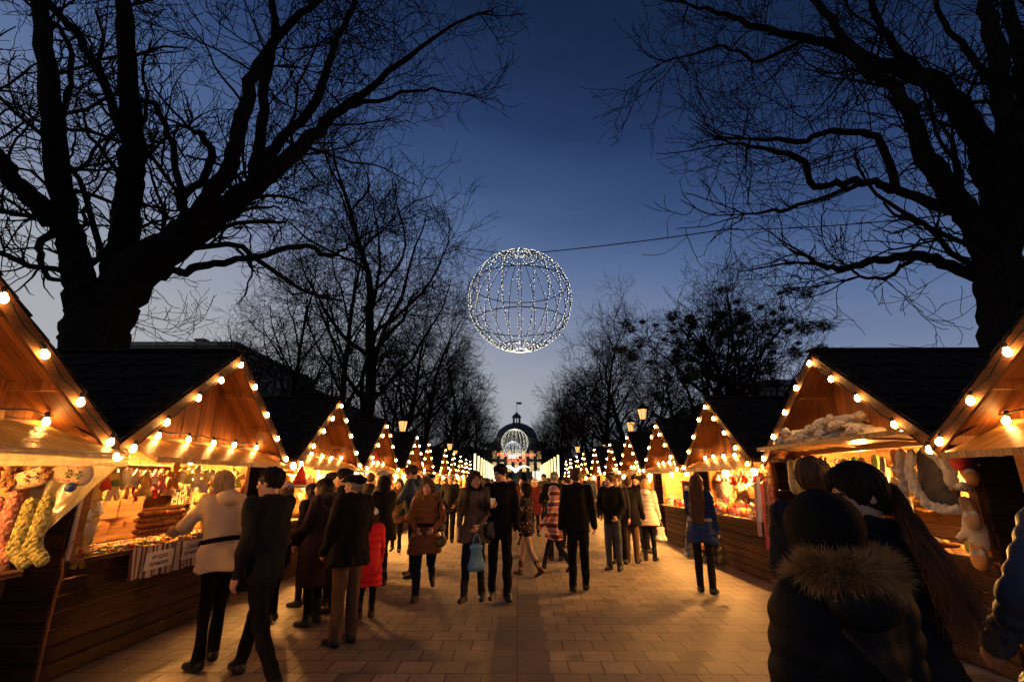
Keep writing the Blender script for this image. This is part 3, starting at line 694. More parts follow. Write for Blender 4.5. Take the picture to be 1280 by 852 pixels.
# ---------------------------------------------------------------- bulbs and strings
WARM = (1.0, .445, .105)
bulb_em = EM('bulb_glow', (1.0, .46, .11), 104.0); lamp_em = EM('lamp_glow', (1.0, .72, .38), 40.0)
cable_m = M('black_cable', (.012, .012, .012), .6, .2)
b = MB(); b.lathe([(.002, -.030), (.015, -.026), (.025, -.012), (.028, .003), (.024, .017), (.016, .030), (.013, .040)], 12); b.lathe([(.017, .040), (.018, .075), (.008, .085)], 8, 1)
BULB = b.mesh('bulb', [bulb_em, cable_m])
b = MB(); b.ball((0, 0, 0), .031, 0, 6, 4); BULB_FAR = b.mesh('bulb', [bulb_em])
def light_string(s, k):
    X, Y = STALLS[(s, k)]; rng = random.Random(k * 7 + s)
    root = empty('light_string', (X, Y, 2.0)); nm = 'left' if s < 0 else 'right'
    tag(root, f'string of round bulbs along the gable of the {ORD[k]} {nm} stall', 'string lights', 'strings of bulbs on the stall gables')
    pos = []; xo = s * (-OVER - .07); xb = s * -.10
    for uu in (-1, 1):
        for q in (.03, .26, .50, .74, .97) if uu < 0 else (.22, .46, .71, .95):
            u = uu * EAVE_U * (q + rng.uniform(-.02, .02)); pos.append((xo, u, roofz(u) - .075 - .045 - 2.0, (.1 * uu, rng.uniform(-.3, .3))))
    m = MB(); m.tube([(xo, EAVE_U * t, roofz(EAVE_U * t) - .10 + .018 * math.sin(t * 30) - 2.0) for t in np.linspace(-1, 1, 25)], .007, 4)
    row = np.linspace(-1.28, 1.28, 6)
    for u in row: pos.append((xb, u + rng.uniform(-.05, .05), .115 + rng.uniform(-.012, .012) - .005, (rng.uniform(-.2, .2), rng.uniform(-.2, .2))))
    m.tube([(xo, -EAVE_U, roofz(EAVE_U) - .10 - 2.0), (xb, -1.38, .16)] + [(xb, u, .17 + (.012 if i % 2 else -.012)) for i, u in enumerate(np.linspace(-1.3, 1.3, 15))] + [(xb, 1.38, .16), (xo, EAVE_U, roofz(EAVE_U) - .10 - 2.0)], .007, 4)
    m.build('cable', cable_m, root)
    me = BULB if k < 5 else BULB_FAR
    for x, u, z, (a, c) in pos:
        o = link('bulb', me, root); o.location = (x, u, z + (0.0)); o.rotation_euler = (a, c, 0)
for s in (-1, 1):
    for k in range(11): light_string(s, k)
# the stalls' own hanging lamps: a bare bulb on a short flex, each with its light
b = MB(); b.ball((0, 0, 0), .045, 0, 9, 6); b.lathe([(.02, .04), (.022, .085), (.01, .095)], 8, 1); b.tube([(0, 0, .09), (0, 0, .19)], .006, 4, 1)
LAMP = b.mesh('hanging_lamp', [lamp_em, cable_m])
LM = {}
PW = {(-1, 0): 34, (1, 0): 22, (-1, 1): 58, (-1, 2): 115, (1, 1): 48, (1, 2): 160, (1, 3): 105, (-1, 3): 195}
for s in (-1, 1):
    for k in range(11):
        X, Y = STALLS[(s, k)]; nm = 'left' if s < 0 else 'right'
        p = PW.get((s, k), 110) * 3.2
        for j, u in enumerate((-.62, .62) if k < 5 else (0,)):
            o = link('hanging_lamp', LAMP); o.location = (X + s * (.38 if k < 2 else .06), Y + u, 1.90 if (s, k) in ((-1, 1), (-1, 2)) else 1.80)
            tag(o, f'bare bulb hanging inside the {ORD[k]} {nm} stall' + (', ' + ('nearer', 'farther')[j] + ' of its two' if k < 5 else ''), 'lamp', 'bare lamps inside the stalls')
            if (p, k < 5) not in LM:
                mesh = LAMP.copy(); mesh.materials[0] = EM('lamp_glow_%d%s' % (p, '' if k < 5 else '_far'), WARM, p * (1 if k < 5 else 1.7) / .075); LM[(p, k < 5)] = mesh
            o.data = LM[(p, k < 5)]

# number plaque, red banner
def text_mesh(name, body, size, m, extrude=.002, font=None):
    cu = bpy.data.curves.new(name, 'FONT'); cu.body = body; cu.size = size; cu.extrude = extrude; cu.align_x = 'CENTER'; cu.align_y = 'CENTER'; cu.space_line = .95
    ob = bpy.data.objects.new(name, cu); COL.objects.link(ob); dg = bpy.context.evaluated_depsgraph_get(); dg.update()
    me = bpy.data.meshes.new_from_object(ob.evaluated_get(dg)); bpy.data.objects.remove(ob); me.name = name
    me.materials.clear(); me.materials.append(m); return me
ink = M('dark_ink', (.03, .02, .015), .8, .1)
X, Y = STALLS[(-1, 0)]
pl = empty('number_plaque', (X + .045, Y + .86, 2.105)); tag(pl, 'small pale wooden plaque reading 03 on the leftmost gable beam', 'plaque')
m = MB(); m.box((-.004, -.14, -.06), (.016, .14, .06), bev=.004); m.build('board', WOOD('plaque_wood', (.55, .33, .13), 2, .4, line=0), pl)
link('lettering', text_mesh('lettering', '·03·', .11, ink), pl, loc=(.018, 0, 0), rot=(PI / 2, 0, PI / 2))
X, Y = STALLS[(-1, 3)]
bn = empty('gable_banner', (X + .03, Y, 2.14)); tag(bn, 'red triangular banner with pale lettering on a left gable', 'banner')
m = MB(); m.prism([(-1.12, .0), (1.12, .0), (0.0, .86)], 'x', -.002, .012); m.build('cloth', M('red_banner', (.50, .035, .02), .7, .2, 4), bn)
link('lettering', text_mesh('lettering', 'на дар\nділу', .26, M('banner_text', (.7, .45, .35))), bn, loc=(.016, 0, .27), rot=(PI / 2, 0, PI / 2))

# ---------------------------------------------------------------- street lanterns
lant_m = EM('lantern_glass', (1, .47, .12), 1.5); iron = M('black_iron', (.012, .012, .013), .5, .2, metal=.3)
def lantern_head(root, x, z, y=0):
    m = MB(); m.lathe([(.11, 0), (.19, .42)], 6, c=(x, y, z)); h = m.build('lantern', lant_m, root)
    m = MB()
    for k in range(6):
        a = 2 * PI * k / 6; m.tube([(x + .115 * math.cos(a), y + .115 * math.sin(a), z - .01), (x + .198 * math.cos(a), y + .198 * math.sin(a), z + .42)], .011, 4)
    m.lathe([(.235, .42), (.22, .46), (.10, .60), (.05, .63), (.03, .70), (.006, .78)], 12, c=(x, y, z)); m.lathe([(.05, -.10), (.13, -.015), (.12, 0)], 10, c=(x, y, z)); m.build('cage', iron, h)
def lamp_post(x, y, h, two, label):
    root = empty('street_lamp', (x, y, 0)); tag(root, label, 'street lamp', 'lantern street lamps behind the stalls')
    m = MB(); m.lathe([(.16, 0), (.15, .25), (.09, .4), (.075, 1.0), (.06, 1.1), (.05, h - .45), (.07, h - .4), (.03, h - .3)], 10); m.build('post', iron, root)
    if two:
        m = MB()
        for sg in (-1, 1): m.tube([(0, 0, h - .5), (sg * .2, 0, h - .28), (sg * .42, 0, h - .3), (sg * .45, 0, h - .1)], .025, 6)
        m.build('bracket', iron, root)
        for sg in (-1, 1): lantern_head(root, sg * .45, h)
    else: lantern_head(root, 0, h)
for px, py, Y, two, lb in ((503, 535, 21, False, 'lit lantern between left gables, nearest the camera on that side'), (562, 558, 36, False, 'lit lantern over the far left bulbs, lower and nearer of a close pair'),
                           (569, 565, 46, False, 'lit lantern over the far left bulbs, smaller of a close pair'), (803.5, 520, 20.5, False, 'lit lantern above the right gables, highest of the near pair'), (789, 535, 23.5, False, 'lit lantern above the right gables, lower of the near pair'),
                           (722, 561, 40, False, 'small lit lantern over the far right bulbs, left of its neighbour'), (757, 559, 37, False, 'small lit lantern behind a far right gable')):
    p = at(px, py + 4, Y); lamp_post(float(p[0]), Y, float(p[2]), two, lb)

# ---------------------------------------------------------------- light poles farther down
led = EM('led_tube', (1, .74, .34), 2.0); pole_m = M('pole_metal', (.05, .05, .05), .5, .2)
def led_pole(x, y, nm, i):
    root = empty('light_pole', (x, y, 0)); tag(root, f'{ORD[i]} glowing light column from the near end of the {nm} line', 'light column', 'glowing light columns beyond the stalls')
    m = MB(); m.tube([(0, 0, 0), (0, 0, 2.0)], .05, 6); m.lathe([(.14, 0), (.14, .05)], 8); m.build('post', pole_m, root)
    m = MB(); m.tube([(0, 0, 1.95), (0, 0, 3.95)], .095, 8); m.build('light_tube', led, root)
for s, nm in ((-1, 'left'), (1, 'right')):
    for i in range(9): led_pole(s * 3.75 + (.15 if s > 0 else 0), 44.5 + 4.3 * i + (2.5 if s > 0 else 0), nm, i)
    root = empty('light_wall', (s * 4.0, 92, 0)); tag(root, f'bright white light screen at the far {nm} end of the columns', 'light screen')
    m = MB(); m.box((-1.15, -.1, .9), (1.15, .1, 3.3)); m.build('screen', EM('screen_glow', (1, .9, .68), 1.15), root)
    m = MB(); m.box((-1.25, -.08, 3.3), (1.25, .12, 3.4)); [m.box((a, -.08, 0), (a + .1, .12, 3.3)) for a in (-1.25, 1.15)]; m.build('frame', pole_m, root)

# ---------------------------------------------------------------- hanging light globes and their wires
wire_globe = M('globe_wire', (.014, .014, .014), .7, .2, spec=.1)
led_w = EM('globe_leds', (1, .92, .72), 4.2); led_c = EM('globe_leds_cold', (.8, .92, 1.0), 2.2); led_2 = EM('globe_leds_far', (1, .93, .74), 2.4)
def globe(c, rad, nm_, label, leds, nled, lr, seed):
    root = empty('light_globe', c); tag(root, label, 'light globe', 'wire globes of lights hung over the avenue'); rng = np.random.RandomState(seed)
    m = MB(); pts = []
    for k in range(nm_):
        a = PI * 2 * k / nm_ + .1; arc = [(rad * math.cos(t) * math.cos(a), rad * math.cos(t) * math.sin(a), rad * math.sin(t)) for t in np.linspace(-1.45, 1.45, 19)]
        m.tube(arc, .012, 5, cap=False)
        for t in np.linspace(-1.46, 1.46, nled) + rng.normal(size=nled) * .012: pts.append((a + rng.normal() * .010, t))
    for z in (-.45, .32, .93, -.93):
        q = rad * math.sqrt(1 - z * z); m.tube([(q * math.cos(a), q * math.sin(a), z * rad) for a in np.linspace(0, 2 * PI, 37)], .015, 5, cap=False)
    m.build('frame', wire_globe, root)
    V = []; F = []
    base = [(1, 0, 0), (-1, 0, 0), (0, 1, 0), (0, -1, 0), (0, 0, 1), (0, 0, -1)]; fc = [(0, 2, 4), (2, 1, 4), (1, 3, 4), (3, 0, 4), (2, 0, 5), (1, 2, 5), (3, 1, 5), (0, 3, 5)]
    for z in (.94, -.94, .99, -.99):
        for a in rng.uniform(0, 6.28, 26): pts.append((a, math.asin(z)))
    for a, t in pts:
        rr = rad + .016 + rng.uniform(-.006, .012); p = np.array([rr * math.cos(t) * math.cos(a), rr * math.cos(t) * math.sin(a), rr * math.sin(t)]); q = lr * rng.uniform(.7, 1.25); n = len(V)
        V += [tuple(p + np.array(b_) * q) for b_ in base]; F += [tuple(i + n for i in f) for f in fc]
    me = raw_mesh('light_points', V, F); me.materials.append(leds); link('light_points', me, root)
    return root
g0 = at(650, 376, 13.0); globe(tuple(g0), 1.46, 22, 'big wire globe of white lights hanging nearest over the avenue', led_w, 48, .0095, 1)
g1 = at(643.5, 553, 56); globe(tuple(g1), 1.5, 20, 'farther light globe in front of the theatre dome', led_2, 30, .030, 2)
g2 = at(641, 562, 82); globe(tuple(g2), 1.35, 18, 'smallest, farthest light globe with a cold white glow', led_c, 26, .036, 3)
def wire(a, c, sag, label, r=.011):
    m = MB(); a, c = np.array(a), np.array(c); P = [a + (c - a) * t - np.array([0, 0, sag * 4 * t * (1 - t)]) for t in np.linspace(0, 1, 17)]
    o = m.tube(P, r, 4).build('suspension_wire', cable_m); return tag(o, label, 'wire', 'wires strung between the trees')
top = g0 + np.array([0, 0, 1.47])
wire(at(470, 285, 10.2), top, .12, 'thin wire from the left tree to the top of the big globe', .009); wire(top, at(905, 287, 11.2), .05, 'wire running right from the top of the big globe', .016)
wire(at(905, 287, 11.2), at(1235, 262, 7.5), .1, 'wire continuing from the globe wire to the huge right tree', .012)
wire(at(1105, 350, 8.2), at(1190, 405, 8.6), .05, 'loose thin cable under the low bough of the right tree', .006)
for a, px in ((g1, 643.5), (g2, 641)):
    t = a + np.array([0, 0, 1.5]); wire(t + np.array([-7.4, 0, 1.0]), t + np.array([7.4, 0, 1.0]), 1.0, 'wire holding the ' + ('farther' if px > 642 else 'farthest') + ' light globe between trees', .012)

# ---------------------------------------------------------------- red sign, white moustache ornament, fir trees at the end
sg = empty('lit_sign', (-.05, 74, 0)); tag(sg, 'sign of red lit letters on a dark frame across the far avenue', 'sign')
m = MB()
for z in (4.0, 5.75): m.bar((-2.75, 0, z), (2.75, 0, z), .1, .1)
for x in (-2.75, -1.35, 0, 1.35, 2.75): m.bar((x, 0, 4.0), (x, 0, 5.75), .07, .07)
m.build('frame', iron, sg)
m = MB(); m.tube([(-2.75, 0, 0), (-2.75, 0, 4.0)], .09, 6); m.build('post', iron, sg); m = MB(); m.tube([(2.75, 0, 0), (2.75, 0, 4.0)], .09, 6); m.build('post', iron, sg)
redl = EM('red_letters', (1, .13, .05), 2.6)
me = text_mesh('lettering', 'Різдвяний ярмарок', .62, redl, .02); link('lettering', me, sg, loc=(0, -.09, 5.30), rot=(PI / 2, 0, 0))
me = text_mesh('lettering', 'Львів 2015', .60, redl, .02); link('lettering', me, sg, loc=(0, -.09, 4.50), rot=(PI / 2, 0, 0))
ms = empty('moustache_light', (-.2, 73.2, 3.1)); tag(ms, 'glowing white moustache shape under the red sign', 'light ornament')
m = MB(); half = []
for t in np.linspace(0, 1, 13): half.append((t * 2.1, .30 * math.sin(PI * min(1, t * 1.25)) * (1 - t * .5) + .30 * t * t, ))
upc = [(t * 2.1, .52 * math.sin(PI * (t * .85 + .1)) + .22 * t) for t in np.linspace(0, 1, 13)]; loc_ = [(t * 2.1, -.42 * (1 - t) * (1 - t) + .28 * math.sin(PI * t) + .42 * t) for t in np.linspace(1, 0, 13)]
poly = upc + loc_
for sx in (-1, 1): m.prism([(sx * (x + .02), z) for x, z in poly], 'y', -.06, .06)
m.build('lit_panel', EM('white_panel', (.92, .93, 1), 2.6), ms); m = MB(); m.tube([(-.9, .1, .2), (-.9, .1, -3.1)], .04, 5); m.tube([(.9, .1, .2), (.9, .1, -3.1)], .04, 5); m.build('stand', iron, ms)
def fir(x, y, H, label, seed):
    root = empty('fir_tree', (x, y, 0)); tag(root, label, 'fir tree', 'dark firs under the red sign'); rng = np.random.RandomState(seed)
    m = MB(); m.tube([(0, 0, 0), (0, 0, H)], [.12, .02], 6); m.build('trunk', bark, root); V = []; F = []
    for _ in range(2600):
        t = rng.uniform(.06, 1) ** .8; z = H * (1.0 - t * .92) ; rr = H * .30 * t * rng.uniform(.35, 1.0); a = rng.uniform(0, 6.28); n = len(V); p = np.array([rr * math.cos(a), rr * math.sin(a), z - .12 * rr])
        d = np.array([math.cos(a), math.sin(a), -.25]) * .22; u = np.array([-math.sin(a), math.cos(a), rng.uniform(-.5, .5)]) * .07; V += [p - d, p + u, p + d, p - u]; F.append((n, n + 1, n + 2, n + 3))
    me = raw_mesh('crown', V, F); me.materials.append(M('fir_needles', (.018, .035, .018), .9, .5)); link('crown', me, root)
fir(-.9, 70, 2.9, 'dark fir tree left of its twin below the red sign', 1); fir(1.0, 70.5, 3.0, 'dark fir tree right of its twin below the red sign', 2)
# ================================================================ goods on the stalls
def G(name, c, rough=.6, var=.15, scale=14, **k): return M('goods_' + name, c, rough, var, scale, **k)
GC = {'white': G('white', (.72, .66, .56)), 'gold': G('gold', (.62, .40, .10), .35), 'red': G('red', (.52, .035, .025)), 'amber': G('amber', (.55, .25, .06)), 'cream': G('cream', (.66, .52, .33)), 'green': G('green', (.11, .20, .045)), 'pink': G('pink', (.55, .15, .18)),
      'brown': G('brown', (.19, .085, .03)), 'tan': G('tan', (.42, .25, .11)), 'dark': G('dark', (.03, .022, .02)), 'blue': G('blue', (.05, .10, .24)), 'ginger': G('ginger', (.36, .16, .045), .8), 'lime': G('lime', (.40, .44, .10)), 'grey': G('grey', (.16, .15, .14)), 'purple': G('purple', (.12, .05, .16))}
straw = G('straw', (.50, .34, .13), .8, .4, 60); knitw = G('knit', (.6, .5, .36), .95, .35, 60, bump=.6)
fluff = M('fluffy_plush', (.66, .60, .50), .95, .2, 30, bump=.9, spec=.1, bscale=120)
def dd(V): return V
PR = {}
def proto(name, mats, build):
    m = MB(); build(m); PR[name] = m.mesh(name, [GC[x] if isinstance(x, str) else x for x in mats]); return PR[name]
def star_poly(r, n=5, q=.45): return [(r * (1 if i % 2 == 0 else q) * math.sin(PI * i / n), r * (1 if i % 2 == 0 else q) * math.cos(PI * i / n)) for i in range(2 * n)]
def heart_poly(r): return [(r * .062 * 16 * math.sin(t) ** 3, r * .062 * (13 * math.cos(t) - 5 * math.cos(2 * t) - 2 * math.cos(3 * t) - math.cos(4 * t))) for t in np.linspace(0, 2 * PI, 20, endpoint=False)]
def sdm(name, build, h, mats, mi=None):
    sd = SD(); build(sd); PR[name] = sd_mesh(name, sd, h, [GC[x] if isinstance(x, str) else x for x in mats], mi); return PR[name]
# hanging ornaments (x is the flat normal), origin at the hook
proto('star_ornament', ['cream', 'white'], lambda m: (m.prism([(a, b - .07) for a, b in star_poly(.058)], 'x', -.007, .007), m.prism([(a, b - .07) for a, b in star_poly(.034)], 'x', -.010, .010, 1), m.tube([(0, 0, -.015), (0, 0, .05)], .0015, 3)))
proto('heart_ornament', ['ginger', 'white'], lambda m: (m.prism([(a, b - .065) for a, b in heart_poly(.058)], 'x', -.008, .008), m.prism([(a, b - .065) for a, b in heart_poly(.040)], 'x', -.011, .011, 1), m.tube([(0, 0, -.03), (0, 0, .05)], .0015, 3)))
proto('gingerbread_man', ['ginger', 'white'], lambda m: (m.lathe([(.001, -.006), (.03, -.006), (.03, .006), (.001, .006)], 10, c=(0, 0, 0)) if False else None, m.prism([(-.014, -.04), (-.045, -.035), (-.05, -.055), (-.02, -.07), (-.04, -.125), (-.016, -.13), (0, -.095), (.016, -.13), (.04, -.125), (.02, -.07), (.05, -.055), (.045, -.035), (.014, -.04), (.024, -.015), (.016, .012), (0, .02), (-.016, .012), (-.024, -.015)], 'x', -.007, .007),
      [m.ball((s * .007, y, z), .005, 1, 6, 4) for s in (-1, 1) for y, z in ((-.008, -.002), (.008, -.002), (0, -.05), (0, -.068))]))
proto('angel_ornament', ['white', 'gold', 'cream'], lambda m: (m.lathe([(.038, -.13), (.028, -.09), (.012, -.05), (.008, -.045)], 10), m.ball((0, 0, -.03), .018, 2, 8, 6), m.prism([(-.01, -.06), (-.06, -.035), (-.065, -.075), (-.01, -.085)], 'x', -.004, .004, 1), m.prism([(.01, -.06), (.06, -.035), (.065, -.075), (.01, -.085)], 'x', -.004, .004, 1), m.tube([(0, 0, -.015), (0, 0, .04)], .0015, 3)))
proto('bauble', ['red', 'gold'], lambda m: (m.ball((0, 0, -.05), .036, 0, 12, 8), m.lathe([(.011, -.018), (.011, -.008), (.004, -.006)], 8, 1), m.tube([(0, 0, -.008), (0, 0, .05)], .0015, 3)))
proto('bell_ornament', ['gold', 'dark'], lambda m: (m.lathe([(.042, -.09), (.034, -.075), (.028, -.045), (.018, -.025), (.004, -.02)], 10), m.ball((0, 0, -.092), .012, 1, 6, 4), m.tube([(0, 0, -.02), (0, 0, .04)], .0015, 3)))
# standing figures
proto('doll', ['red', 'cream', 'white', 'dark'], lambda m: (m.lathe([(.052, 0), (.048, .02), (.032, .075), (.022, .105), (.018, .115)], 10), m.ball((0, 0, .135), .026, 1, 10, 6), m.lathe([(.031, .142), (.026, .16), (.012, .175), (.002, .18)], 10, 2), m.tube([(0, -.024, .10), (-.025, -.034, .065), (-.03, -.012, .055)], .0085, 5), m.tube([(0, .024, .10), (-.025, .034, .065), (-.03, .012, .055)], .0085, 5), [m.ball((-.0235, y, .138), .004, 3, 6, 4) for y in (-.009, .009)], m.lathe([(.050, .02), (.050, .032), (.046, .033)], 10, 2)))
proto('nesting_doll', ['red', 'cream', 'gold', 'dark'], lambda m: (m.lathe([(.028, 0), (.044, .025), (.046, .06), (.036, .088), (.034, .10), (.032, .125), (.018, .145), (.002, .15)], 12), m.ball((-.020, 0, .112), (.018, .022, .022), 1, 10, 6), m.ball((-.034, 0, .05), (.014, .026, .030), 2, 8, 6), [m.ball((-.0375, y, .115), .003, 3, 6, 4) for y in (-.008, .008)]))
proto('toy_bear', ['tan', 'cream', 'dark'], lambda m: (m.ball((0, 0, .055), (.042, .045, .052), 0), m.ball((-.008, 0, .125), .037, 0), [m.ball((0, y, .155), .014, 0, 8, 5) for y in (-.028, .028)], m.ball((-.040, 0, .118), (.016, .018, .014), 1, 8, 5), m.ball((-.055, 0, .122), .005, 2, 6, 4), [m.ball((-.040, y, .136), .0045, 2, 6, 4) for y in (-.013, .013)], [m.ball((-.042, y, .02), (.034, .018, .018), 0, 8, 5) for y in (-.034, .034)], [m.ball((-.022, y, .075), (.028, .014, .016), 0, 8, 5) for y in (-.048, .048)], m.ball((-.034, 0, .055), (.014, .028, .034), 1, 8, 5)))
proto('candle', ['cream', 'red', 'gold'], lambda m: (m.lathe([(.030, 0), (.030, .12), (.022, .125), (.004, .118)], 12), m.lathe([(.034, .03), (.034, .055)], 12, 1), m.tube([(0, 0, .115), (0, .003, .14)], .002, 4, 2)))
proto('jar', [G('honey', (.60, .22, .03), .12, .1, 5, spec=.6), 'cream', 'gold'], lambda m: (m.lathe([(.044, 0), (.05, .012), (.05, .09), (.038, .108)], 14), m.lathe([(.0515, .03), (.0515, .075)], 14, 1), m.lathe([(.042, .108), (.042, .128), (.038, .131)], 14, 2)))
proto('toy_house', ['cream', 'red', 'brown'], lambda m: (m.box((-.04, -.05, 0), (.04, .05, .075), bev=.003), m.prism([(-.062, .072), (.062, .072), (0, .13)], 'x', -.05, .05, 1), m.box((-.043, -.012, 0), (-.04, .012, .045), 2), [m.box((-.043, y - .012, .04), (-.04, y + .012, .062), 2) for y in (-.032, .032)], m.box((.0, .02, .10), (.016, .036, .14), 2)))
# bread, boxes, hats
sdm('bread_loaf', lambda g: (g.cap((0, -.17, .035), (0, .17, .035), .052, k=.03, flat=(np.array([0, 0, 1.]), 1.55)), g.disp(lambda P: .006 * np.abs(np.sin(P[:, 1] * 38 + P[:, 0] * 20)))), .008, [M('bread_crust', (.30, .12, .03), .55, .45, 16, bump=.3)])
def straw_hat(m):
    m.lathe([(.15, -.006), (.15, .006), (.085, .012), (.082, .06), (.06, .075), (.002, .078)], 20); m.lathe([(.0875, .012), (.0865, .034)], 20, 1)
    for a in range(6): m.ball((.088 * math.cos(a * .5 + 3.6), .088 * math.sin(a * .5 + 3.6), .03), .022, 1 + a % 2, 8, 5)
proto('straw_hat', [straw, 'red', 'gold'], straw_hat)
def wbox(m, w, d, hh, mi=0): m.box((-d / 2, -w / 2, 0), (d / 2, w / 2, hh), mi, bev=.004); m.box((-d / 2 - .004, -w / 2 - .004, hh * .72), (d / 2 + .004, w / 2 + .004, hh + .005), mi, bev=.004); m.box((-d / 2 - .007, -.02, hh * .6), (-d / 2 - .003, .02, hh * .84), mi + 1)
proto('gift_box', [WOOD('box_wood', (.40, .20, .075), 2, .07, .6, line=.03), 'brown'], lambda m: wbox(m, .40, .26, .24))
# woollens
def slipper(g):
    g.cap((-.10, 0, .02), (.10, 0, .02), .050, .042, flat=(np.array([0, 0, 1.]), 1.9)); g.ell((-.065, 0, .045), (.078, .052, .042), k=.03); g.ell((.05, 0, .075), (.085, .034, .042), op='s', k=.02)
sdm('slipper', slipper, .007, [M('felt', (.45, .33, .19), .95, .2, 20, bump=.5), fluff], lambda C: ((C[:, 2] > .045) & (C[:, 0] > -.055)).astype(int))
sdm('mitten', lambda g: (g.cap((0, 0, -.03), (0, 0, -.09), .040, .048, flat=(np.array([1., 0, 0]), 2.0)), g.cap((0, 0, -.09), (0, 0, -.17), .055, .045, k=.03, flat=(np.array([1., 0, 0]), 2.0)), g.cap((0, .04, -.10), (0, .085, -.13), .022, .018, k=.02, flat=(np.array([1., 0, 0]), 1.6)), g.disp(lambda P: .002 * np.sin(P[:, 2] * 260))), .007, [knitw, 'white'], lambda C: (C[:, 2] > -.055).astype(int))
def sheep(g):
    g.cap((-.09, 0, .065), (.12, 0, .065), .050, .060); g.ell((-.195, 0, .085), (.060, .058, .058), k=.018); g.ell((-.250, 0, .070), (.026, .028, .024), k=.012)
    for s in (-1, 1): g.cap((-.17, s * .045, .11), (-.165, s * .085, .085), .017, .013, k=.012); g.cap((-.10, s * .055, .06), (-.22, s * .088, .025), .026, .024, k=.02); g.cap((.12, s * .055, .06), (.215, s * .085, .028), .028, .026, k=.02)
    g.disp(wrinkle(.006, 60, 4))
def sheep_mi(C):
    return np.where((C[:, 0] < -.238) & (np.abs(C[:, 1]) < .04), 1, np.where((np.abs(C[:, 1]) > .058) & (C[:, 2] < .05) & ((C[:, 0] < -.19) | (C[:, 0] > .195)), 2, 0))
sdm('plush_sheep', sheep, .010, [fluff, 'cream', 'tan'], sheep_mi)
e_ = MB(); [e_.ball((-.238, s * .028, .105), .009, 0, 8, 5) for s in (-1, 1)]; SHEEP_EYE = e_.mesh('eye', [GC['dark']])
def sock(g):
    g.cap((0, 0, -.02), (0, 0, -.34), .052, .058, flat=(np.array([1., 0, 0]), 1.6)); g.cap((0, 0, -.34), (0, .10, -.42), .056, .050, k=.03, flat=(np.array([1., 0, 0]), 1.6))
    g.disp(lambda P: .007 * np.sin(P[:, 2] * 150) * np.sin(P[:, 1] * 150 + 1.5 * np.sin(P[:, 2] * 75)))
def knit(name, c, c2): return M(name, c, .95, .3, 26, bump=.6, c2=c2, spec=.1)
sdm('knitted_sock', sock, .007, [M('red_knit', (.50, .03, .05), .95, .6, 42, bump=.9, c2=(.80, .42, .30), spec=.1, bscale=60)])
PR['green_sock'] = PR['knitted_sock'].copy(); PR['green_sock'].materials[0] = M('green_knit', (.04, .12, .015), .95, .6, 42, bump=.9, c2=(.78, .66, .22), spec=.1, bscale=60)
PR['brown_sock'] = PR['knitted_sock'].copy(); PR['brown_sock'].materials[0] = knit('brown_knit', (.10, .05, .03), (.30, .16, .07))
nG = [0]
def put(name, mesh, s, k, v, u, z, label, cat, group, rx=0, ry=0, rz=0, sc=1, recol=None):
    X, Y = STALLS[(s, k)]; o = link(name, PR[mesh] if isinstance(mesh, str) else mesh); o.location = (X + s * v, Y + u, z)
    o.rotation_euler = (rx, ry, rz + (0 if s > 0 else PI)); o.scale = (sc,) * 3 if not hasattr(sc, '__len__') else sc
    if recol:
        for i, m in recol.items(): o.material_slots[i].link = 'OBJECT'; o.material_slots[i].material = GC[m] if isinstance(m, str) else m
    nG[0] += 1; return tag(o, label, cat, group)
rg = random.Random(12)
HANG = [('star_ornament', 'star'), ('heart_ornament', 'heart'), ('gingerbread_man', 'biscuit man'), ('angel_ornament', 'angel'), ('bauble', 'ball'), ('bell_ornament', 'bell')]
CWORD = {'white': 'white', 'cream': 'cream', 'gold': 'gold', 'red': 'red', 'amber': 'amber', 'ginger': 'ginger', 'pink': 'pink', 'lime': 'lime', 'green': 'green', 'tan': 'tan', 'brown': 'brown', 'blue': 'blue', 'purple': 'purple', 'dark': 'dark', 'grey': 'grey'}
def hang_row(s, k, sname, row, v, u0, u1, z, n, cols, kinds=None, group=None, sc=1.15, vert=False):
    for i in range(n):
        nm, wd = rg.choice(kinds or HANG); c = rg.choice(cols); t = (i + .5) / n
        uu = u0 + (u1 - u0) * t + rg.uniform(-.02, .02); zz = z - (rg.uniform(0, .06) if not vert else 0)
        if vert: uu = u0 + rg.uniform(-.03, .03); zz = z + (u1) * t
        where = f'{ORD[i]} down the {row}' if vert else f'{ORD[i]} from near end of {row}'
        put(nm, nm, s, k, v + rg.uniform(-.02, .02), uu, zz, f'{CWORD[c]} {wd} ornament, {where}, {sname} stall', 'ornament', group or f'ornaments hanging in the {sname} stall', rz=rg.uniform(-.5, .5), rx=rg.uniform(-.12, .12), sc=sc * rg.uniform(.85, 1.15), recol={0: c})
STAND = [('doll', 'doll'), ('nesting_doll', 'nesting doll'), ('toy_bear', 'toy bear'), ('candle', 'candle'), ('toy_house', 'toy house')]
def stand_row(s, k, sname, row, v, u0, u1, z, n, cols, kinds=None, sc=1.1):
    for i in range(n):
        nm, wd = rg.choice(kinds or STAND); c = rg.choice(cols); t = (i + .5) / n
        put(nm, nm, s, k, v + rg.uniform(-.03, .03), u0 + (u1 - u0) * t + rg.uniform(-.015, .015), z, f'{CWORD[c]} {wd}, {ORD[i]} from the near end of the {row}, {sname} stall', 'jar' if nm == 'jar' else 'candle' if nm == 'candle' else 'toy', f'small goods standing in the {sname} stall', rz=rg.uniform(-.6, .6), sc=sc * rg.uniform(.85, 1.2), recol={0: c} if nm != 'jar' else None)
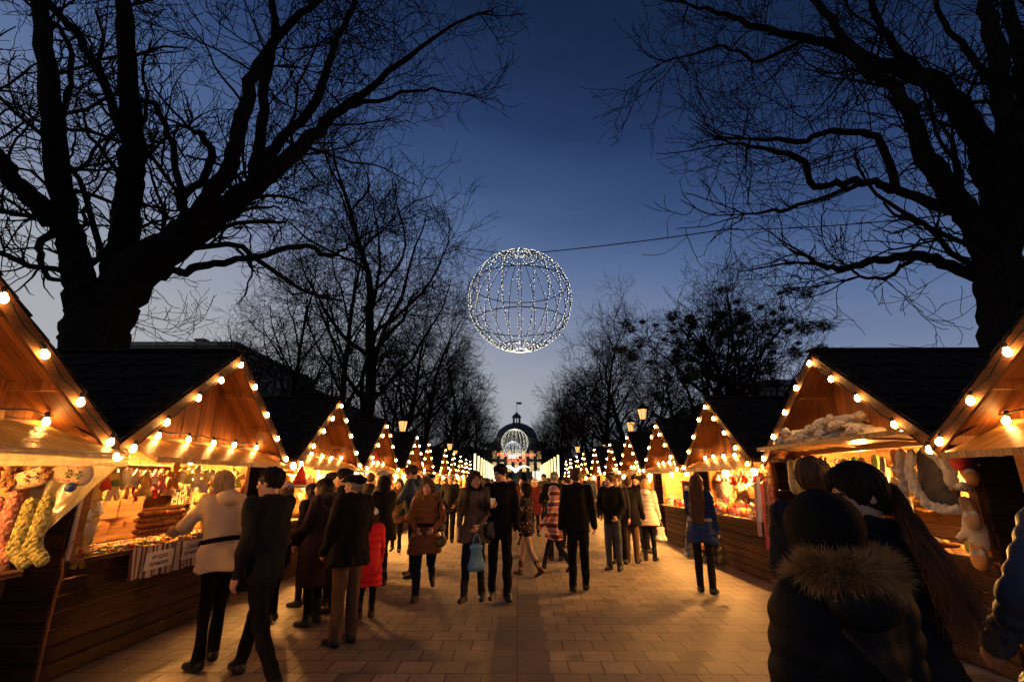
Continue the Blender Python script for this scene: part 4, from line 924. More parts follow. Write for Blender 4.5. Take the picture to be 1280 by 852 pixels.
def side_wall(s, k, sname, nv, nz, cols, sc, v0=.14, v1=.76, z0=1.16, z1=1.84):
    for j in range(nz):
        for i in range(nv):
            c = rg.choice(cols); nm, wd = rg.choice(HANG[:4]); put(nm, nm, s, k, v0 + (v1 - v0) * (i + rg.uniform(.2, .8)) / nv, 1.345, z1 - (z1 - z0) * (j + rg.uniform(-.1, .2)) / nz, f'{CWORD[c]} {wd}, {ORD[j]} row down, {ORD[i]} from the front, far side wall, {sname} stall', 'ornament', f'ornaments on the far side wall of the {sname} stall', rz=-PI / 2 * s + (0 if s > 0 else PI), rx=rg.uniform(-.1, .1), sc=sc * rg.uniform(.9, 1.2), recol={0: c})
# ---- left stall 2: gingerbread, bread, boxes
YEL = ['cream', 'gold', 'white', 'lime', 'red', 'cream', 'ginger', 'white', 'pink', 'green']
hang_row(-1, 1, 'gingerbread', 'front hanging row', .06, -1.22, 1.2, 1.84, 17, YEL, sc=2.0); stand_row(-1, 1, 'gingerbread', 'top shelf', .94, -1.2, 1.2, 1.582, 9, ['red', 'white', 'green', 'gold', 'pink', 'cream'], sc=1.25); stand_row(-1, 1, 'gingerbread', 'back of the counter', .52, -1.25, -.70, .99, 4, ['red', 'white', 'gold'], sc=1.5); hang_row(-1, 1, 'gingerbread', 'second hanging row', .34, -1.25, 1.2, 1.72, 14, YEL, sc=1.9)
hang_row(-1, 1, 'gingerbread', 'near post string', .02, -1.26, -.74, 1.84, 9, ['white', 'cream', 'gold', 'lime'], vert=True, sc=1.8); hang_row(-1, 1, 'gingerbread', 'second post string', .10, -1.12, -.72, 1.80, 9, ['white', 'cream', 'amber', 'lime'], vert=True, sc=1.8)
for i, (v, u, z, rz_) in enumerate(((.72, -.45, .99, .1), (.74, -.02, .99, -.06), (.72, -.40, 1.236, -.05), (.74, .03, 1.236, .08), (.74, -.2, 1.482, .03))):
    put('gift_box', 'gift_box', -1, 1, v, u, z, f'wooden box in the pile at the back of the gingerbread counter, {("bottom near", "bottom far", "middle near", "middle far", "topmost")[i]}', 'box', 'wooden boxes in the gingerbread stall', rz=rz_)
for lay in range(5):
    for j in range(2):
        put('bread_loaf', 'bread_loaf', -1, 1, .30 + .02 * (lay % 2), -.02 + j * .36 + rg.uniform(-.015, .015), .992 + .062 * lay, f'flat crusty loaf, layer {("one", "two", "three", "four", "five")[lay]} from the bottom of the {("near", "far")[j]} bread stack', 'bread', 'loaves stacked on the gingerbread counter', rz=rg.uniform(-.08, .08))
put('straw_hat', 'straw_hat', -1, 1, .60, .66, 1.62, 'straw hat with red flowers hung inside the gingerbread stall', 'hat', None, ry=-PI / 2 + .15, sc=.95)
for i, u in enumerate((.50, .63, .76)): put('jar', 'jar', -1, 1, .55, u, .99, f'honey jar with gold lid, {ORD[i]} of three behind the bread stacks', 'jar', 'honey jars', sc=1.25)
letters = text_mesh('letters', 'M', .06, ink)
for j in range(3):
    o = empty('ornament_strip', (STALLS[(-1, 1)][0] - .70, STALLS[(-1, 1)][1] + .90 + .14 * j, 1.74)); tag(o, f'strip of pale wooden tiles with dark signs, {ORD[j]} of three behind the beige jacket', 'ornament', 'strips of wooden tiles')
    for i in range(4):
        m = MB(); m.box((-.006, -.055, -.105 * i - .095), (.006, .055, -.105 * i), bev=.003); q = m.build('tile', GC['cream'], o)
        m = MB(); zc = -.105 * i - .048; kind = (i + j) % 3
        if kind == 0: m.box((.006, -.03, zc - .03), (.009, -.015, zc + .03)); m.box((.006, .015, zc - .03), (.009, .03, zc + .03)); m.box((.006, -.015, zc - .008), (.009, .015, zc + .008))
        elif kind == 1: m.box((.006, -.035, zc + .02), (.009, .035, zc + .034)); m.box((.006, -.008, zc - .034), (.009, .008, zc + .02))
        else: m.box((.006, -.03, zc - .034), (.009, -.015, zc + .034)); [m.box((.006, -.015, zc + a), (.009, .03, zc + a + .013)) for a in (-.034, -.006, .021)]
        m.build('sign', ink, q)
def candy_heap(s, k, u0, u1, v0, v1, n, label, cols, r=.02, seed=0, hgt=.05):
    rng = np.random.RandomState(seed); X, Y = STALLS[(s, k)]; m = MB()
    for _ in range(n):
        u = rng.uniform(u0, u1); v = rng.uniform(v0, v1); c = (s * v, u, .99 + rng.uniform(0, hgt)); q = r * rng.uniform(.7, 1.4); m.ball(c, (q * rng.uniform(.6, 1.3), q * rng.uniform(.6, 1.3), q * .6), rng.randint(len(cols)), 6, 4)
    o = m.build('sweets', [GC[c] for c in cols]); o.location = (X, Y, 0); return tag(o, label, 'sweets', None, 'stuff')
candy_heap(-1, 1, -1.36, .95, -.13, .16, 900, 'heaped wrapped sweets and small biscuits along the front of the gingerbread counter', ['gold', 'cream', 'white', 'red', 'amber', 'lime', 'ginger', 'amber'], .022, 1)
side_wall(-1, 1, 'gingerbread', 4, 5, YEL, 1.7)
# striped cloth over the counter edge, with two paper notices
X, Y = STALLS[(-1, 1)]
def hanging_cloth(name, label, cat, x, y0, y1, z0, z1, m, sag=.015, waves=5, nx=40, nz=14, amp=.014, sgn=1, top=None, skew=0, group=None, parent=None):
    V = []; F = []
    for j in range(nz + 1):
        t = j / nz
        for i in range(nx + 1):
            w_ = i / nx; V.append((x + sgn * (amp * (.3 + t) * math.sin(w_ * waves * 2 * PI + .6 * t) + .02 * t), y0 + (y1 - y0) * w_ + skew * t, z0 + (z1 - z0) * t - sag * math.sin(PI * w_) * t + .004 * math.sin(w_ * 21)))
    for j in range(nz):
        for i in range(nx): a = j * (nx + 1) + i; F.append((a, a + 1, a + nx + 2, a + nx + 1))
    n = len(V); V2 = [(p[0] - sgn * .004, p[1], p[2]) for p in V]; F2 = [[i + n for i in f[::-1]] for f in F]
    me = raw_mesh(name, V + V2, F + F2, smooth=True); me.materials.append(m); o = link(name, me, parent)
    return tag(o, label, cat, group) if label else o
def stripes_mat(name, axis, w, cols):
    m, nt, b = nodes(name); L = nt.links.new; tc = N(nt, 'ShaderNodeTexCoord'); sx = N(nt, 'ShaderNodeSeparateXYZ'); L(tc.outputs['Object'], sx.inputs[0]); d = N(nt, 'ShaderNodeMath', operation='DIVIDE'); L(sx.outputs[axis], d.inputs[0]); d.inputs[1].default_value = w
    f = N(nt, 'ShaderNodeMath', operation='FRACT'); L(d.outputs[0], f.inputs[0]); o = ramp(nt, f.outputs[0], [(i / len(cols), c) for i, c in enumerate(cols)])
    [setattr(n.color_ramp, 'interpolation', 'CONSTANT') for n in nt.nodes if n.type == 'VALTORGB']; L(o, b.inputs['Base Color']); b.inputs['Roughness'].default_value = .9; return m
hanging_cloth('counter_cloth', 'white cloth with dark red stripes draped over the gingerbread counter', 'cloth', X + .148, Y - .86, Y + .40, .985, .70, stripes_mat('striped_cloth', 1, .15, [(.42, .36, .33), (.42, .36, .33), (.09, .02, .02), (.42, .36, .33), (.12, .05, .03)]), sgn=1)
paper = M('paper_sheet', (.62, .56, .54), .8, .06, 6)
for i, (yy, zz, w_, h_, txt, lb) in enumerate(((-.47, .845, .42, .17, 'медові\nпряники', 'left of two paper notices pinned to the striped cloth'), (.06, .88, .34, .20, 'Смачні\nпряники', 'right of two paper notices on the striped cloth, higher one'))):
    n_ = empty('paper_notice', (X + .185, Y + yy, zz), .0); tag(n_, 'white sheet with dark writing, ' + lb, 'notice', 'paper notices on the striped cloth'); m = MB(); m.box((-.002, -w_ / 2, -h_ / 2), (.002, w_ / 2, h_ / 2)); m.build('sheet', paper, n_)
    link('lettering', text_mesh('lettering', txt, .07, ink, .0006), n_, loc=(.0035, 0, 0), rot=(PI / 2, 0, PI / 2)); n_.rotation_euler = (0, .03, 0)
o = MB().box((-.012, -.02, 0), (.012, .02, 1.06), bev=.004).build('edge_strip', M('pale_strip', (.45, .40, .34), .6, .2)); o.location = (X + .02, Y - 1.425, .97); tag(o, 'pale upright strip along the near edge of the gingerbread stall', 'trim strip')
# rope hanging beside it
m = MB(); m.tube([(0, 0, 0), (.01, .02, -.12), (-.01, .03, -.3), (.015, .0, -.55), (.06, -.04, -.98)], .011, 6); m.tube([(0, 0, 0), (-.02, .05, .09), (.0, .08, .14)], .005, 5); o = m.build('rope', M('orange_rope', (.34, .13, .03), .9, .3, 60, bump=.5)); o.location = (X + .06, Y - 1.52, 1.0); tag(o, 'frayed orange rope hanging by the gingerbread stall corner', 'rope')

# ---- left stall 1 (03): woollens behind a plastic sheet; they hang on its far side wall, facing the camera
def face_cam(name, mesh, k, s, v, z, label, cat, group, sc=1, tilt=0, off=.05, recol=None):
    X, Y = STALLS[(s, k)]; o = link(name, PR[mesh] if isinstance(mesh, str) else mesh); o.location = (X + s * (v - .56), Y + 1.17 - off, z); o.rotation_euler = (0, tilt, -PI / 2); o.scale = (sc,) * 3
    if recol:
        for i, m in recol.items(): o.material_slots[i].link = 'OBJECT'; o.material_slots[i].material = GC[m] if isinstance(m, str) else m
    return tag(o, label, cat, group)
for i, (v, z, ms, lb, sc, tl) in enumerate(((.17, 1.52, 'green_sock', 'yellow and green chunky knitted sock, nearest the stall opening', .98, -.1), (.29, 1.50, 'green_sock', 'yellow and green chunky knitted sock beside its twin, farther in', .98, -.1), (.42, 1.54, 'knitted_sock', 'red and pink knitted sock, first left of the green socks', 1.0, -.1), (.53, 1.50, 'knitted_sock', 'red and pink knitted sock, second left of the green socks', 1.0, -.1), (.64, 1.72, 'knitted_sock', 'red and pink knitted sock hung highest at the left', 1.0, .1), (.36, 1.86, 'brown_sock', 'brown shaggy sock above the red ones', .6, .2), (.50, 1.88, 'brown_sock', 'dark brown shaggy sock, left of the other brown one', .6, -.1))):
    face_cam('knitted_sock', ms, 0, -1, v - .05, z, lb + ', stall 03', 'sock', 'knitted socks in stall 03', sc, tl)
felt_p = M('cream_felt', (.62, .45, .28), .95, .15, 10, bump=.2)
def big_slipper(label, v, z, sc, tilt, fl):
    X, Y = STALLS[(-1, 0)]; r = empty('felt_slipper', (X - v + .56 - .06, Y + 1.12, z)); r.rotation_euler = (0, tilt, 0); r.scale = (sc,) * 3; tag(r, label, 'slipper', 'felt slippers in stall 03')
    sd = SD(); sd.cap((-.10, 0, 0), (.10, 0, 0), .075, .085, flat=(np.array([0, 1., 0]), 2.2)); link('upper', sd_mesh('upper', sd, .008, felt_p), r)
    m = MB()
    for cx in (.02, .11):
        for a in range(4):
            t = a * PI / 2; c, s_ = math.cos(t), math.sin(t)
            for q in (-.3, .3): m.bar((cx + .008 * c, -.045, .008 * s_), (cx + .034 * math.cos(t + q), -.043, .034 * math.sin(t + q)), .007, .004)
    [m.ball((cx, -.044, 0), (.006, .003, .006), 0, 6, 4) for cx in (.065,)]; m.build('cross_motif', GC['green'] if fl else GC['dark'], r); m = MB()
    for a in range(7): m.prism([(x_ * .8, z_ * .8) for x_, z_ in [(.012, 0), (0, .012), (-.012, 0), (0, -.012)]], 'y', -.002, .002); m.V = m.V[:-8] + [(x_ + -.12 + .04 * a, y_ - .043, z_ + .052 * (1 if a % 2 else -1)) for x_, y_, z_ in m.V[-8:]]
    m.build('dot_motif', GC['red'], r); m = MB(); rn = random.Random(3)
    for _ in range(60): m.ball((-.155 + rn.uniform(-.04, .04), rn.uniform(-.05, .02), rn.uniform(-.06, .06)), .016, 0, 6, 4)
    m.build('fur_cuff', M('cuff_fur', (.30, .15, .05) if fl else (.10, .05, .025), .9, .4, 40), r)
big_slipper('cream felt slipper with dark green crosses and red dots, right one in stall 03', -.06, 1.70, .95, .12, True); big_slipper('cream felt slipper with red dots and brown fur cuff, left one in stall 03', .24, 1.66, .85, -.25, False)
m = MB(); m.ball((0, 0, 0), (.04, .03, .035), 0); o = m.build('pompom', GC['blue']); o.location = (STALLS[(-1, 0)][0] + .62, STALLS[(-1, 0)][1] + 1.08, 1.60); tag(o, 'dark blue wool pompom under the right felt slipper', 'pompom')
X, Y = STALLS[(-1, 0)]; dr = empty('display_rack', (X + .12, Y + 1.16, 0)); tag(dr, 'wooden slat rack carrying the knitted socks at the corner of stall 03', 'rack')
for z in (1.12, 1.42, 1.72): MB().box((-.33, -.012, z), (.18, .012, z + .07), bev=.004).build('slat', inner_wood, dr)
for x_ in (-.30,): MB().box((x_, .012, .0), (x_ + .05, .05, 1.98), bev=.004).build('upright', wall_wood, dr)
# the clear yellow plastic sheet over flap and corner of stall 03
pm, nt, b = nodes('plastic_sheet'); L = nt.links.new
tcn = N(nt, 'ShaderNodeTexCoord'); mp = N(nt, 'ShaderNodeMapping'); mp.inputs['Scale'].default_value = (3, 3, .8); L(tcn.outputs['Object'], mp.inputs[0]); nz = N(nt, 'ShaderNodeTexNoise', Scale=3.0, Detail=6.0, Distortion=1.2); L(mp.outputs[0], nz.inputs['Vector'])
tr = N(nt, 'ShaderNodeBsdfTransparent'); tl = N(nt, 'ShaderNodeBsdfTranslucent'); gs = N(nt, 'ShaderNodeBsdfGlossy'); df = N(nt, 'ShaderNodeBsdfDiffuse')
tr.inputs[0].default_value = (.92, .88, .74, 1); tl.inputs[0].default_value = (.75, .66, .40, 1); gs.inputs['Roughness'].default_value = .22; df.inputs[0].default_value = (.62, .50, .24, 1)
bpn = N(nt, 'ShaderNodeBump', Strength=.7, Distance=.03); L(nz.outputs['Fac'], bpn.inputs['Height'])
for q in (gs, tl, df): L(bpn.outputs[0], q.inputs['Normal'])
a1 = N(nt, 'ShaderNodeMixShader'); a1.inputs[0].default_value = .35; L(tl.outputs[0], a1.inputs[1]); L(df.outputs[0], a1.inputs[2]); a2 = N(nt, 'ShaderNodeMixShader'); L(ramp(nt, nz.outputs['Fac'], [(.3, (.50,) * 3), (.7, (.85,) * 3)]), a2.inputs[0]); L(tr.outputs[0], a2.inputs[1]); L(a1.outputs[0], a2.inputs[2])
a3 = N(nt, 'ShaderNodeMixShader'); a3.inputs[0].default_value = .10; L(a2.outputs[0], a3.inputs[1]); L(gs.outputs[0], a3.inputs[2]); L(a3.outputs[0], nt.nodes['Material Output'].inputs['Surface'])
def patch(c00, c10, c11, c01, nu, nv, amp, seed):
    rng = np.random.RandomState(seed); A = [np.array(c, float) for c in (c00, c10, c11, c01)]; nn = nrm_(np.cross(A[1] - A[0], A[3] - A[0])); V = []; F = []; ph = rng.uniform(0, 6, 4)
    for j in range(nv + 1):
        for i in range(nu + 1):
            u, v = i / nu, j / nv; p = A[0] * (1 - u) * (1 - v) + A[1] * u * (1 - v) + A[2] * u * v + A[3] * (1 - u) * v
            V.append(p + nn * amp * (math.sin(u * 9 + v * 5 + ph[0]) + .6 * math.sin(u * 17 - v * 11 + ph[1]) + .5 * math.sin((u + v) * 25 + ph[2])) * (.25 + .75 * math.sin(PI * min(1, v + .1))))
    for j in range(nv):
        for i in range(nu): q = j * (nu + 1) + i; F.append((q, q + 1, q + nu + 2, q + nu + 1))
    return V, F
def nrm_(v): return v / np.linalg.norm(v)
X, Y = STALLS[(-1, 0)]; ps = empty('plastic_cover', (X, Y, 0)); tag(ps, 'clear yellowish plastic sheeting draped over the flap and corner of stall 03', 'plastic sheet')
for nm, cs, sd_ in (('roof_sheet', ((-.05, -1.3, 2.105), (-.05, 1.42, 2.105), (.68, 1.50, 1.86), (.68, -1.3, 1.86)), 1), ('hanging_edge', ((.68, -1.3, 1.86), (.68, 1.50, 1.86), (.70, 1.47, 1.76), (.70, -1.3, 1.70)), 2), ('side_sheet', ((.68, 1.50, 1.86), (.02, 1.46, 2.03), (-.10, 1.42, 1.0), (.02, 1.18, .84)), 3)):
    V, F = patch(*cs, 24, 18, .010 if nm != 'side_sheet' else .014, sd_); me = raw_mesh(nm, V, F, smooth=True); me.materials.append(pm); link(nm, me, ps)

# ---- right stall 2: plush sheep above, woollens hanging
hr = random.Random(5)
for i in range(15):
    lay = 0 if i < 8 else 1 if i < 13 else 2; u = (-.62 + .25 * i) if lay == 0 else (-.35 + .26 * (i - 8)) if lay == 1 else (-.15 + .3 * (i - 13)); v = -.30 + (.06 if i % 2 else -.02)
    o = put('plush_sheep', 'plush_sheep', 1, 1, v, u, 2.10 + .105 * lay, f'white fluffy toy sheep, {ORD[i if lay == 0 else i - 8 if lay == 1 else i - 13]} from the near end, {("bottom", "middle", "top")[lay]} layer of the heap', 'plush toy', 'plush sheep heaped above the counter', rz=(hr.uniform(-.5, .5) if lay < 2 else PI / 2 + hr.uniform(-.3, .3)), rx=hr.uniform(-.25, .25), sc=hr.uniform(.85, 1.05))
    link('eyes', SHEEP_EYE, o)
WO = ['lime', 'cream', 'white', 'tan', 'amber', 'brown', 'grey', 'green']
for i in range(13):
    c = hr.choice(WO); put('slipper', 'slipper', 1, 1, .02 + .04 * (i % 2), -.95 + .17 * i, 1.80 + hr.uniform(-.05, .03), f'{CWORD[c]} slipper hanging toe down, {ORD[i]} from the near end, plush sheep stall', 'slipper', 'slippers hanging in the plush sheep stall', ry=-PI / 2 + hr.uniform(-.2, .2), rz=hr.uniform(-.7, .7), sc=1.15, recol={0: c})
for i in range(11):
    c = hr.choice(WO); put('mitten', 'mitten', 1, 1, .30, -.8 + .2 * i, 1.72 + hr.uniform(-.04, .04), f'{CWORD[c]} mitten, {ORD[i]} from the near end of its row, plush sheep stall', 'mitten', 'mittens in the plush sheep stall', rz=hr.uniform(-.4, .4), sc=1.25, recol={0: c})
for i in range(10):
    c = hr.choice(WO); put('slipper', 'slipper', 1, 1, .12 + .10 * (i % 2), -1.2 + .25 * i, .99, f'{CWORD[c]} felt slipper lying on the counter, {ORD[i]} from the near end, plush sheep stall', 'slipper', 'slippers lying on the plush sheep counter', rz=hr.uniform(-1, 1), sc=1.25, recol={0: c})
for i in range(12):
    c = hr.choice(WO); put('knitted_sock', 'green_sock' if i % 3 else 'brown_sock', 1, 1, .62, -1.2 + .21 * i, 1.80 + hr.uniform(-.05, .03), f'long knitted sock, {ORD[i]} from the near end at the back of the plush sheep stall', 'sock', 'socks at the back of the plush sheep stall', rz=hr.uniform(-.4, .4), sc=.95, recol={0: c} if i % 2 else None)
for j in range(4):
    for i in range(4):
        c = hr.choice(WO); put('slipper', 'slipper', 1, 1, .16 + .19 * i, 1.33, 1.80 - .2 * j, f'{CWORD[c]} slipper, {ORD[j]} row down, {ORD[i]} from the front, far wall, plush sheep stall', 'slipper', 'slippers on the far wall of the plush sheep stall', ry=-PI / 2 + hr.uniform(-.2, .2), rz=-PI / 2, sc=1.2, recol={0: c})
X, Y = STALLS[(1, 1)]
def vest(label, x, y, z, sc, rz):
    r = empty('sheepskin_vest', (x, y, z), rz); r.scale = (sc,) * 3; tag(r, label, 'vest'); g = SD(); g.cap((0, 0, -.10), (0, 0, -.42), .15, .17, flat=(np.array([1., 0, 0]), 3.0)); g.disp(lambda P: .005 * np.sin((P[:, 2] + P[:, 1]) * 95))
    link('quilted_front', sd_mesh('quilted_front', g, .009, M('quilted_grey', (.075, .060, .052), .7, .3, 20, bump=.3)), r); f = SD(); A = [(-.06, .14, -.02), (-.07, .19, -.18), (-.07, .17, -.36), (-.08, .09, -.50), (-.09, -.06, -.55), (-.09, -.17, -.54)]
    for p, q in zip(A, A[1:]): f.cap(p, q, .042, k=.02)
    f.disp(wrinkle(.007, 70, 2)); link('fur_border', sd_mesh('fur_border', f, .010, fluff), r)
    f = SD(); A = [(-.07, -.02, -.0), (-.08, -.12, -.06), (-.08, -.17, -.20), (-.08, -.16, -.29)]
    for p, q in zip(A, A[1:]): f.cap(p, q, .052, k=.02)
    f.disp(wrinkle(.007, 70, 6)); link('fur_collar', sd_mesh('fur_collar', f, .010, fluff), r)
vest('grey quilted vest with thick white fur edging, near corner of plush sheep stall', X - .12, Y - 1.12, 1.93, 1.0, .35)
g = SD(); [g.cap(p, q, .045, k=.02) for p, q in zip([(0, .02, 0), (0, .06, -.2), (-.01, .08, -.45)], [(0, .06, -.2), (-.01, .08, -.45), (-.02, .04, -.62)])]; g.disp(wrinkle(.007, 70, 9))
o = link('fur_scarf', sd_mesh('fur_scarf', g, .010, fluff)); o.location = (X - .14, Y - .78, 1.93); tag(o, 'long white fur scarf hanging beside the grey quilted vest', 'scarf')
COLU = [(-.10, -1.36, 1.88, 'red', 'red knitted slipper topmost at the near corner post'), (-.11, -1.39, 1.74, 'amber', 'orange slipper under the red one at the corner post'), (-.12, -1.39, 1.54, 'cream', 'cream slipper third down the corner post'), (-.13, -1.40, 1.36, 'tan', 'tan slipper fourth down the corner post'), (-.14, -1.40, 1.20, 'cream', 'cream slipper with white fur fifth down the corner post'), (-.15, -1.41, 1.04, 'amber', 'amber slipper lowest on the corner post')]
for i_, (v, u, z, c, lb) in enumerate(COLU):
    kd = ('slipper', 'slipper', 'plush_sheep', 'slipper', 'mitten', 'slipper')[i_]; wd = {'slipper': 'slipper', 'plush_sheep': 'toy sheep', 'mitten': 'mitten'}[kd]
    put(kd, kd, 1, 1, v, u, z + (.16 if kd == 'mitten' else 0), lb.replace('slipper', wd) + ', plush sheep stall', wd, 'woollens down the corner post', ry=(-PI / 2 + .5 if kd == 'slipper' else 0), rz=(PI / 2 - .3 if kd == 'slipper' else .6) + hr.uniform(-.5, .5), rx=hr.uniform(-.3, .3), sc=hr.uniform(1.0, 1.2) * {'mitten': 1.4, 'plush_sheep': .62}.get(kd, 1), recol={0: c} if kd != 'plush_sheep' else None)
def cushion(label, x, y, z, c, sc, seed, tall=.30):
    g = SD(); g.cap((0, 0, -.06), (0, 0, -tall), .095, .105, flat=(np.array([1., 0, 0]), 1.9)); g.disp(wrinkle(.006, 50, seed)); o = link('hanging_cushion', sd_mesh('hanging_cushion', g, .010, c)); o.location = (x, y, z); o.scale = (sc,) * 3; return tag(o, label, 'cushion', 'stuffed cushions at the far end of the plush sheep stall')
cushion('grey stuffed cushion left of the patterned one, far corner of the plush sheep stall', X - .12, Y + 1.42, 1.92, M('grey_felt', (.16, .13, .11), .95, .3, 30), 1.0, 1, .36); cushion('pale green patterned cushion at the far corner of the plush sheep stall', X - .16, Y + 1.15, 1.92, M('pattern_felt', (.42, .38, .15), .9, .5, 16, c2=(.20, .17, .07)), 1.15, 2)
for i, (u, z, c, wd) in enumerate(((.85, 1.75, 'lime', 'yellow green'), (.62, 1.62, 'green', 'green'), (.78, 1.46, 'cream', 'cream'), (.55, 1.38, 'lime', 'pale green'), (.9, 1.28, 'amber', 'amber'))):
    o = cushion(f'small {wd} cloth bag, {ORD[i]} from the top behind the navy coat', X - .02, Y + u, z, GC[c], .62, i + 4); o['category'] = 'cloth bag'; o['group'] = 'small cloth bags in the plush sheep stall'
# ---- right stall 3: packed with dolls; scarves at its near corner
BR = ['cream', 'white', 'red', 'gold', 'amber', 'pink', 'tan', 'cream', 'brown']
for z, row in ((1.302, 'lowest shelf'), (1.582, 'middle shelf'), (1.852, 'top shelf')): stand_row(1, 2, 'doll', row, .94, -1.25, 1.25, z, 11 if z < 1.8 else 8, BR, sc=1.25 if z < 1.8 else .85)
stand_row(1, 2, 'doll', 'front of the counter', -.02, -1.2, 1.3, .99, 13, BR, sc=1.3); stand_row(1, 2, 'doll', 'back of the counter', .30, -1.25, 1.25, .99, 13, BR, sc=1.5)
hang_row(1, 2, 'doll', 'front hanging row', .08, -1.2, 1.25, 1.84, 15, BR, sc=1.9); hang_row(1, 2, 'doll', 'second hanging row', .40, -1.2, 1.25, 1.70, 14, BR, sc=1.9)
side_wall(1, 2, 'doll', 6, 6, BR, 1.75)
X, Y = STALLS[(1, 2)]
fl_red = M('flowered_red', (.42, .035, .035), .85, .7, 13, c2=(.50, .22, .16)); fl_wht = M('flowered_white', (.55, .46, .42), .85, .2, 11, c2=(.30, .12, .12)); fl_brn = M('flowered_brown', (.16, .07, .035), .85, .6, 16, c2=(.34, .17, .08))
for i, (u, w_, z0, z1, mt, lb) in enumerate(((-1.06, .17, 1.62, .78, fl_wht, 'white flowered scarf, leftmost of those hanging at the doll stall corner'), (-1.22, .13, 1.70, 1.02, paper, 'plain pale scarf between the flowered ones at the doll stall'), (-1.36, .17, 1.60, .62, M('coral_cloth', (.55, .09, .09), .85, .15, 6), 'long coral pink scarf hanging lowest at the doll stall corner'), (-1.50, .18, 1.64, .82, fl_brn, 'brown patterned scarf at the doll stall corner'), (-1.66, .18, 1.60, .70, fl_red, 'red flowered scarf, nearest of those at the doll stall corner'))):
    hanging_cloth('scarf', lb, 'scarf', X - .16 - .015 * i, Y + u - w_ / 2, Y + u + w_ / 2, z0, z1, mt, sgn=-1, waves=1.6, nx=16, nz=18, amp=.022, sag=.03, skew=.04 * (i % 2), group='scarves hanging at the doll stall corner')
m = MB(); m.tube([(0, -1.78, 0), (0, -.92, .02)], .010, 6); o = m.build('scarf_rail', beam_wood); o.location = (X - .18, Y, 1.70); tag(o, 'thin wooden rail carrying the scarves', 'rail')
# ---- right stall 4: drawer cabinet on the counter, jars, cups
X, Y = STALLS[(1, 3)]; cb = empty('drawer_cabinet', (X - .02, Y - 1.10, .99)); tag(cb, 'open wooden cabinet with folded white goods on the near end of the counter', 'cabinet'); cw = WOOD('cabinet_wood', (.46, .24, .08), 2, .2, .5, line=.02)
for nm, a, b_ in (('side_panel', (-.13, -.30, 0), (.25, -.275, .62)), ('side_panel', (-.13, .275, 0), (.25, .30, .62)), ('top_board', (-.15, -.32, .62), (.26, .32, .645)), ('back_panel', (.235, -.274, .003), (.25, .274, .618)), ('shelf', (-.12, -.274, .30), (.234, .274, .318)), ('base_board', (-.13, -.274, .0), (.234, .274, .02))): MB().box(a, b_, bev=.003).build(nm, cw, cb)
for i, (u, z, n) in enumerate(((-.15, .02, 5), (.12, .02, 4), (-.14, .318, 4), (.13, .318, 5))):
    m = MB()
    for j in range(n): m.box((-.10, -.11 + .004 * (j % 2), .045 * j), (.15, .11 - .006 * (j % 3), .045 * j + .040), bev=.012)
    o = m.build('folded_linen', GC['white']); o.location = (X - .02, Y - 1.10 + u, .99 + z + .001); tag(o, f'stack of folded white linen, {("lower near", "lower far", "upper near", "upper far")[i]} in the wooden cabinet', 'linen', 'folded linen in the cabinet')
stand_row(1, 3, 'cabinet', 'lowest shelf', .94, -1.2, 1.25, 1.302, 8, ['amber', 'gold', 'cream', 'brown'], [('jar', 'honey jar'), ('candle', 'candle'), ('toy_house', 'toy house')]); stand_row(1, 3, 'cabinet', 'middle shelf', .94, -1.2, 1.25, 1.582, 8, ['amber', 'gold', 'white', 'red'], sc=1.1); stand_row(1, 3, 'cabinet', 'counter', .05, -.6, 1.3, .99, 8, ['amber', 'gold', 'white', 'red'], sc=1.3)
# ---- left stalls 3 and 4, right stall 5
hang_row(-1, 2, 'santa hat', 'front hanging row', .10, -1.2, 1.2, 1.82, 12, ['red', 'gold', 'amber', 'cream'], sc=1.9); side_wall(-1, 2, 'santa hat', 5, 5, ['gold', 'cream', 'amber', 'red'], 1.7); stand_row(-1, 2, 'santa hat', 'counter', .08, -1.2, 1.25, .99, 10, ['cream', 'gold', 'white', 'red'], sc=1.5); stand_row(-1, 2, 'santa hat', 'lowest shelf', .94, -1.2, 1.25, 1.302, 8, ['cream', 'gold', 'amber'], [('candle', 'candle'), ('toy_house', 'toy house')], sc=1.3)
X, Y = STALLS[(-1, 2)]; sh = empty('santa_hat', (X + .16, Y - .78, 1.88)); tag(sh, 'red santa hat with white brim hanging at a left stall corner', 'hat')
m = MB(); m.lathe([(.115, -.30), (.105, -.22), (.07, -.10), (.03, -.01), (.012, .03)], 14); m.build('crown', GC['red'], sh); m = MB(); m.lathe([(.115, -.36), (.135, -.345), (.138, -.315), (.118, -.30)], 14); m.build('brim', fluff, sh); m = MB(); m.ball((.01, 0, .05), .032); m.build('pompom', fluff, sh)
hang_row(-1, 3, 'banner', 'front hanging row', .10, -.4, 1.2, 1.84, 8, ['red', 'gold', 'white'], sc=2.0); side_wall(-1, 3, 'banner', 4, 5, ['gold', 'cream', 'white', 'red'], 1.9); stand_row(-1, 3, 'banner', 'counter', .06, -1.2, 1.25, .99, 9, ['cream', 'gold', 'white', 'red'], sc=1.5)
X, Y = STALLS[(-1, 3)]
